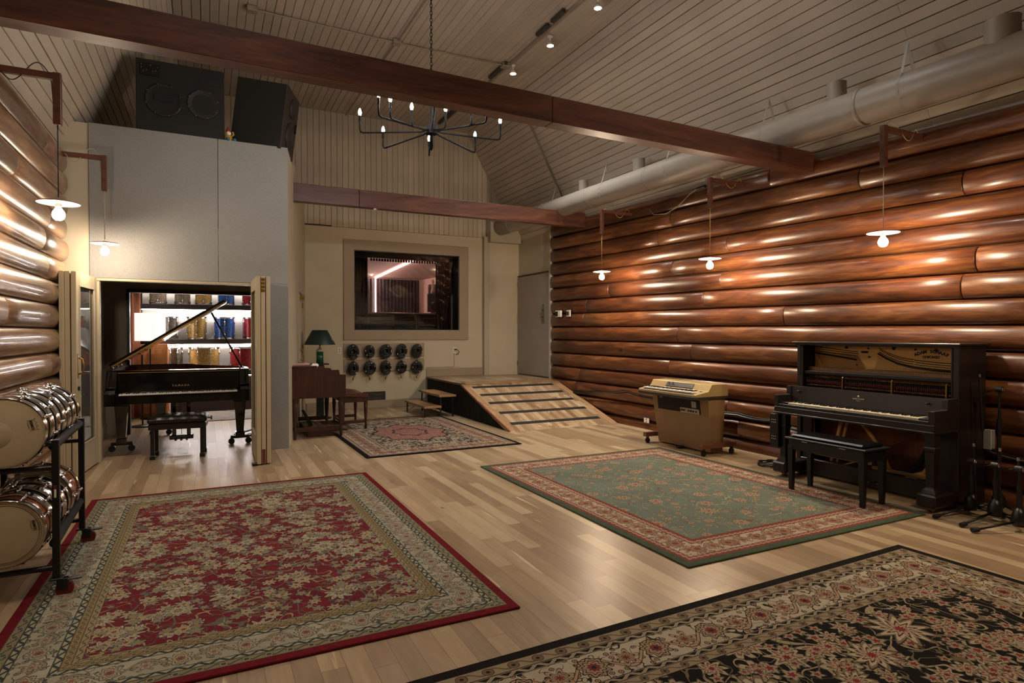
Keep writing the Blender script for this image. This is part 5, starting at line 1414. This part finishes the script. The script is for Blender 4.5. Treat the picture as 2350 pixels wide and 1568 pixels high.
obj('floor_rug',MB().rbox(-.9,-.75,0,.95,.62,.01,.003),fabric('grey_woven_rug','6a645e','948c84',60,.4),loc=(.45,11.75,.0005),label='flat grey rug on the drum store floor behind the grand piano',cat='rug')
t=thing('microphone_stand','black round-base stand on the floor behind the left leg of the grand piano','stand',(-.88,10.85,0))
obj('round_base',MB().lathe([(0,0),(.16,0),(.155,.015),(.02,.03),(0,.03)],n=30),M_black,parent=t); obj('pole',MB().cyl((0,0,.02),(0,0,1.1),.012),M_black,parent=t)
mic_stand('black microphone stand beside the right side of the grand piano',.62,9.35,.95,(200,80,-40),.28)
coil('loose black cable on the booth floor right of the grand piano',.62,9.1,0,.12,2,31,r=.005)

# ------------------------------------------------------------------ control room behind the window
M_rib=plain('dark_ribbed_panel','2c2426',.6,0,.1)
t=thing('ribbed_panel','dark vertically ribbed acoustic panel on the back wall of the control room','panel',(3.20,14.6,.5))
obj('backing',MB().box(-1.2,-.02,0,1.52,0,2.24),M_matte,parent=t)
mb=MB(); x=-1.2
while x<1.5: mb.box(x,-.055,0,x+.055,-.02,2.24); x+=.085
obj('slats',mb,M_rib,parent=t)
M_led=emit('led_strip_glow','ffcfc4',55)
obj('led_strip',MB().rbox(-.013,-.01,0,.013,.0,1.3,.002),M_led,loc=(3.62,14.535,1.46),label='glowing vertical light strip on the ribbed panel in the control room',cat='light strip')
obj('led_strip',MB().tube([(3.62,14.5,2.745),(3.93,12.15,2.975)],.013,n=6),M_led,label='glowing diagonal light strip on the control room ceiling',cat='light strip')
obj('downlight',MB().cyl((0,0,-.01),(0,0,.0),.03),M_spotface,loc=(4.75,13.3,2.86),label='small recessed downlight in the control room ceiling, right side',cat='spotlight')
obj('downlight',MB().cyl((0,0,-.01),(0,0,.0),.02),M_spotface,loc=(3.45,14.2,2.78),label='small recessed downlight in the control room ceiling, left side',cat='spotlight')
t=thing('mixing_console','black rack of studio gear with a pale top ledge behind the control room window','console',(3.7,12.55,.5))
obj('ledge',MB().rbox(-1.3,-.12,1.33,1.3,.25,1.36,.004),plain('pale_ledge','a89a94',.3,.3),parent=t)
obj('gear_rack',MB().rbox(-1.3,-.10,0,1.3,.22,1.33,.004),M_black,parent=t)
rnd=random.Random(4)
for r_,z in enumerate((1.24,1.12,1.0)):
    for k in range(5):
        x=-1.2+k*.5; p=obj('gear_panel',MB().rbox(x,-.112,z-.05,x+.46,-.10,z+.05,.003),plain('gear_face','151314',.4),parent=t)
        mb=MB()
        for q in range(rnd.randint(6,14)): mb.cyl((x+.03+q*.03,-.122,z+.01),(x+.03+q*.03,-.111,z+.01),.006,n=8)
        obj('knob',mb,M_steel if (r_+k)%3==0 else M_black,parent=p,kind='stuff')
M_spk=plain('monitor_black','121114',.4); M_spk2=plain('monitor_red_brown','4a2420',.4)
for (x,y,z,w_,h,m,l) in ((4.80,13.6,1.93,.36,.42,M_spk,'dark studio monitor on the right side of the control room'),(4.90,14.05,2.0,.22,.60,M_spk2,'taller red-brown studio monitor partly behind the curtain')):
    t=thing('studio_monitor',l,'speaker',(x,y,z),R(-15)); obj('cabinet',MB().rbox(-w_/2,-.15,0,w_/2,.15,h,.005),m,parent=t)
    obj('woofer',MB().lathe([(.11,0),(.1,-.01),(.04,.02),(0,.01)],c=(0,-.152,h*.35),n=26,axis='y'),M_dome,parent=t)
    obj('monitor_stand',MB().rbox(-.05,-.05,.5-z,.05,.05,0,.004),M_black,parent=t)
t=thing('figurine','small carved standing figurine on top of the studio monitor','figurine',(4.74,13.6,2.352))
obj('body',MB().lathe([(0,0),(.05,0),(.055,.06),(.035,.14),(.045,.2),(.025,.24),(.035,.28),(.03,.32),(0,.34)],n=14),plain('carved_brown','6a5a44',.6),parent=t)
M_curt=plain('wine_black_curtain','2a1c1e',.7,0,.15,6)
curtain('curtain','dark curtain gathered at the left side of the control room window',2.58,12.02,2.86,12.10,1.45,3.0,M_curt,4,.02)
curtain('curtain','dark curtain gathered at the right side of the control room window',4.28,12.10,4.58,12.02,1.45,3.0,M_curt,5,.02)
mb=MB()
for i in range(26): mb.rbox(2.9+i*.055,12.02,2.86,2.935+i*.055,12.05,2.93,.004)
obj('curtain_pleats',mb,M_curt,label='row of dark curtain pleats hanging from the top of the window',cat='curtain',kind='stuff')
# ------------------------------------------------------------------ render look
sc=bpy.context.scene
sc.view_settings.view_transform='Standard'; sc.view_settings.look='None'; sc.view_settings.gamma=1; sc.view_settings.use_curve_mapping=False
sc.view_settings.exposure=.38
w=bpy.data.worlds.new('world'); sc.world=w; w.use_nodes=True
w.node_tree.nodes['Background'].inputs[0].default_value=(.02,.018,.015,1); w.node_tree.nodes['Background'].inputs[1].default_value=.3
sc.cycles.use_denoising=True; sc.cycles.max_bounces=4; sc.cycles.diffuse_bounces=3; sc.cycles.glossy_bounces=2; sc.cycles.transmission_bounces=4; sc.cycles.transparent_max_bounces=6
sc.cycles.sample_clamp_indirect=4.0; sc.cycles.caustics_reflective=False; sc.cycles.caustics_refractive=False
sc.cycles.use_adaptive_sampling=True; sc.cycles.adaptive_threshold=.09; sc.cycles.adaptive_min_samples=16; sc.cycles.light_sampling_threshold=.03
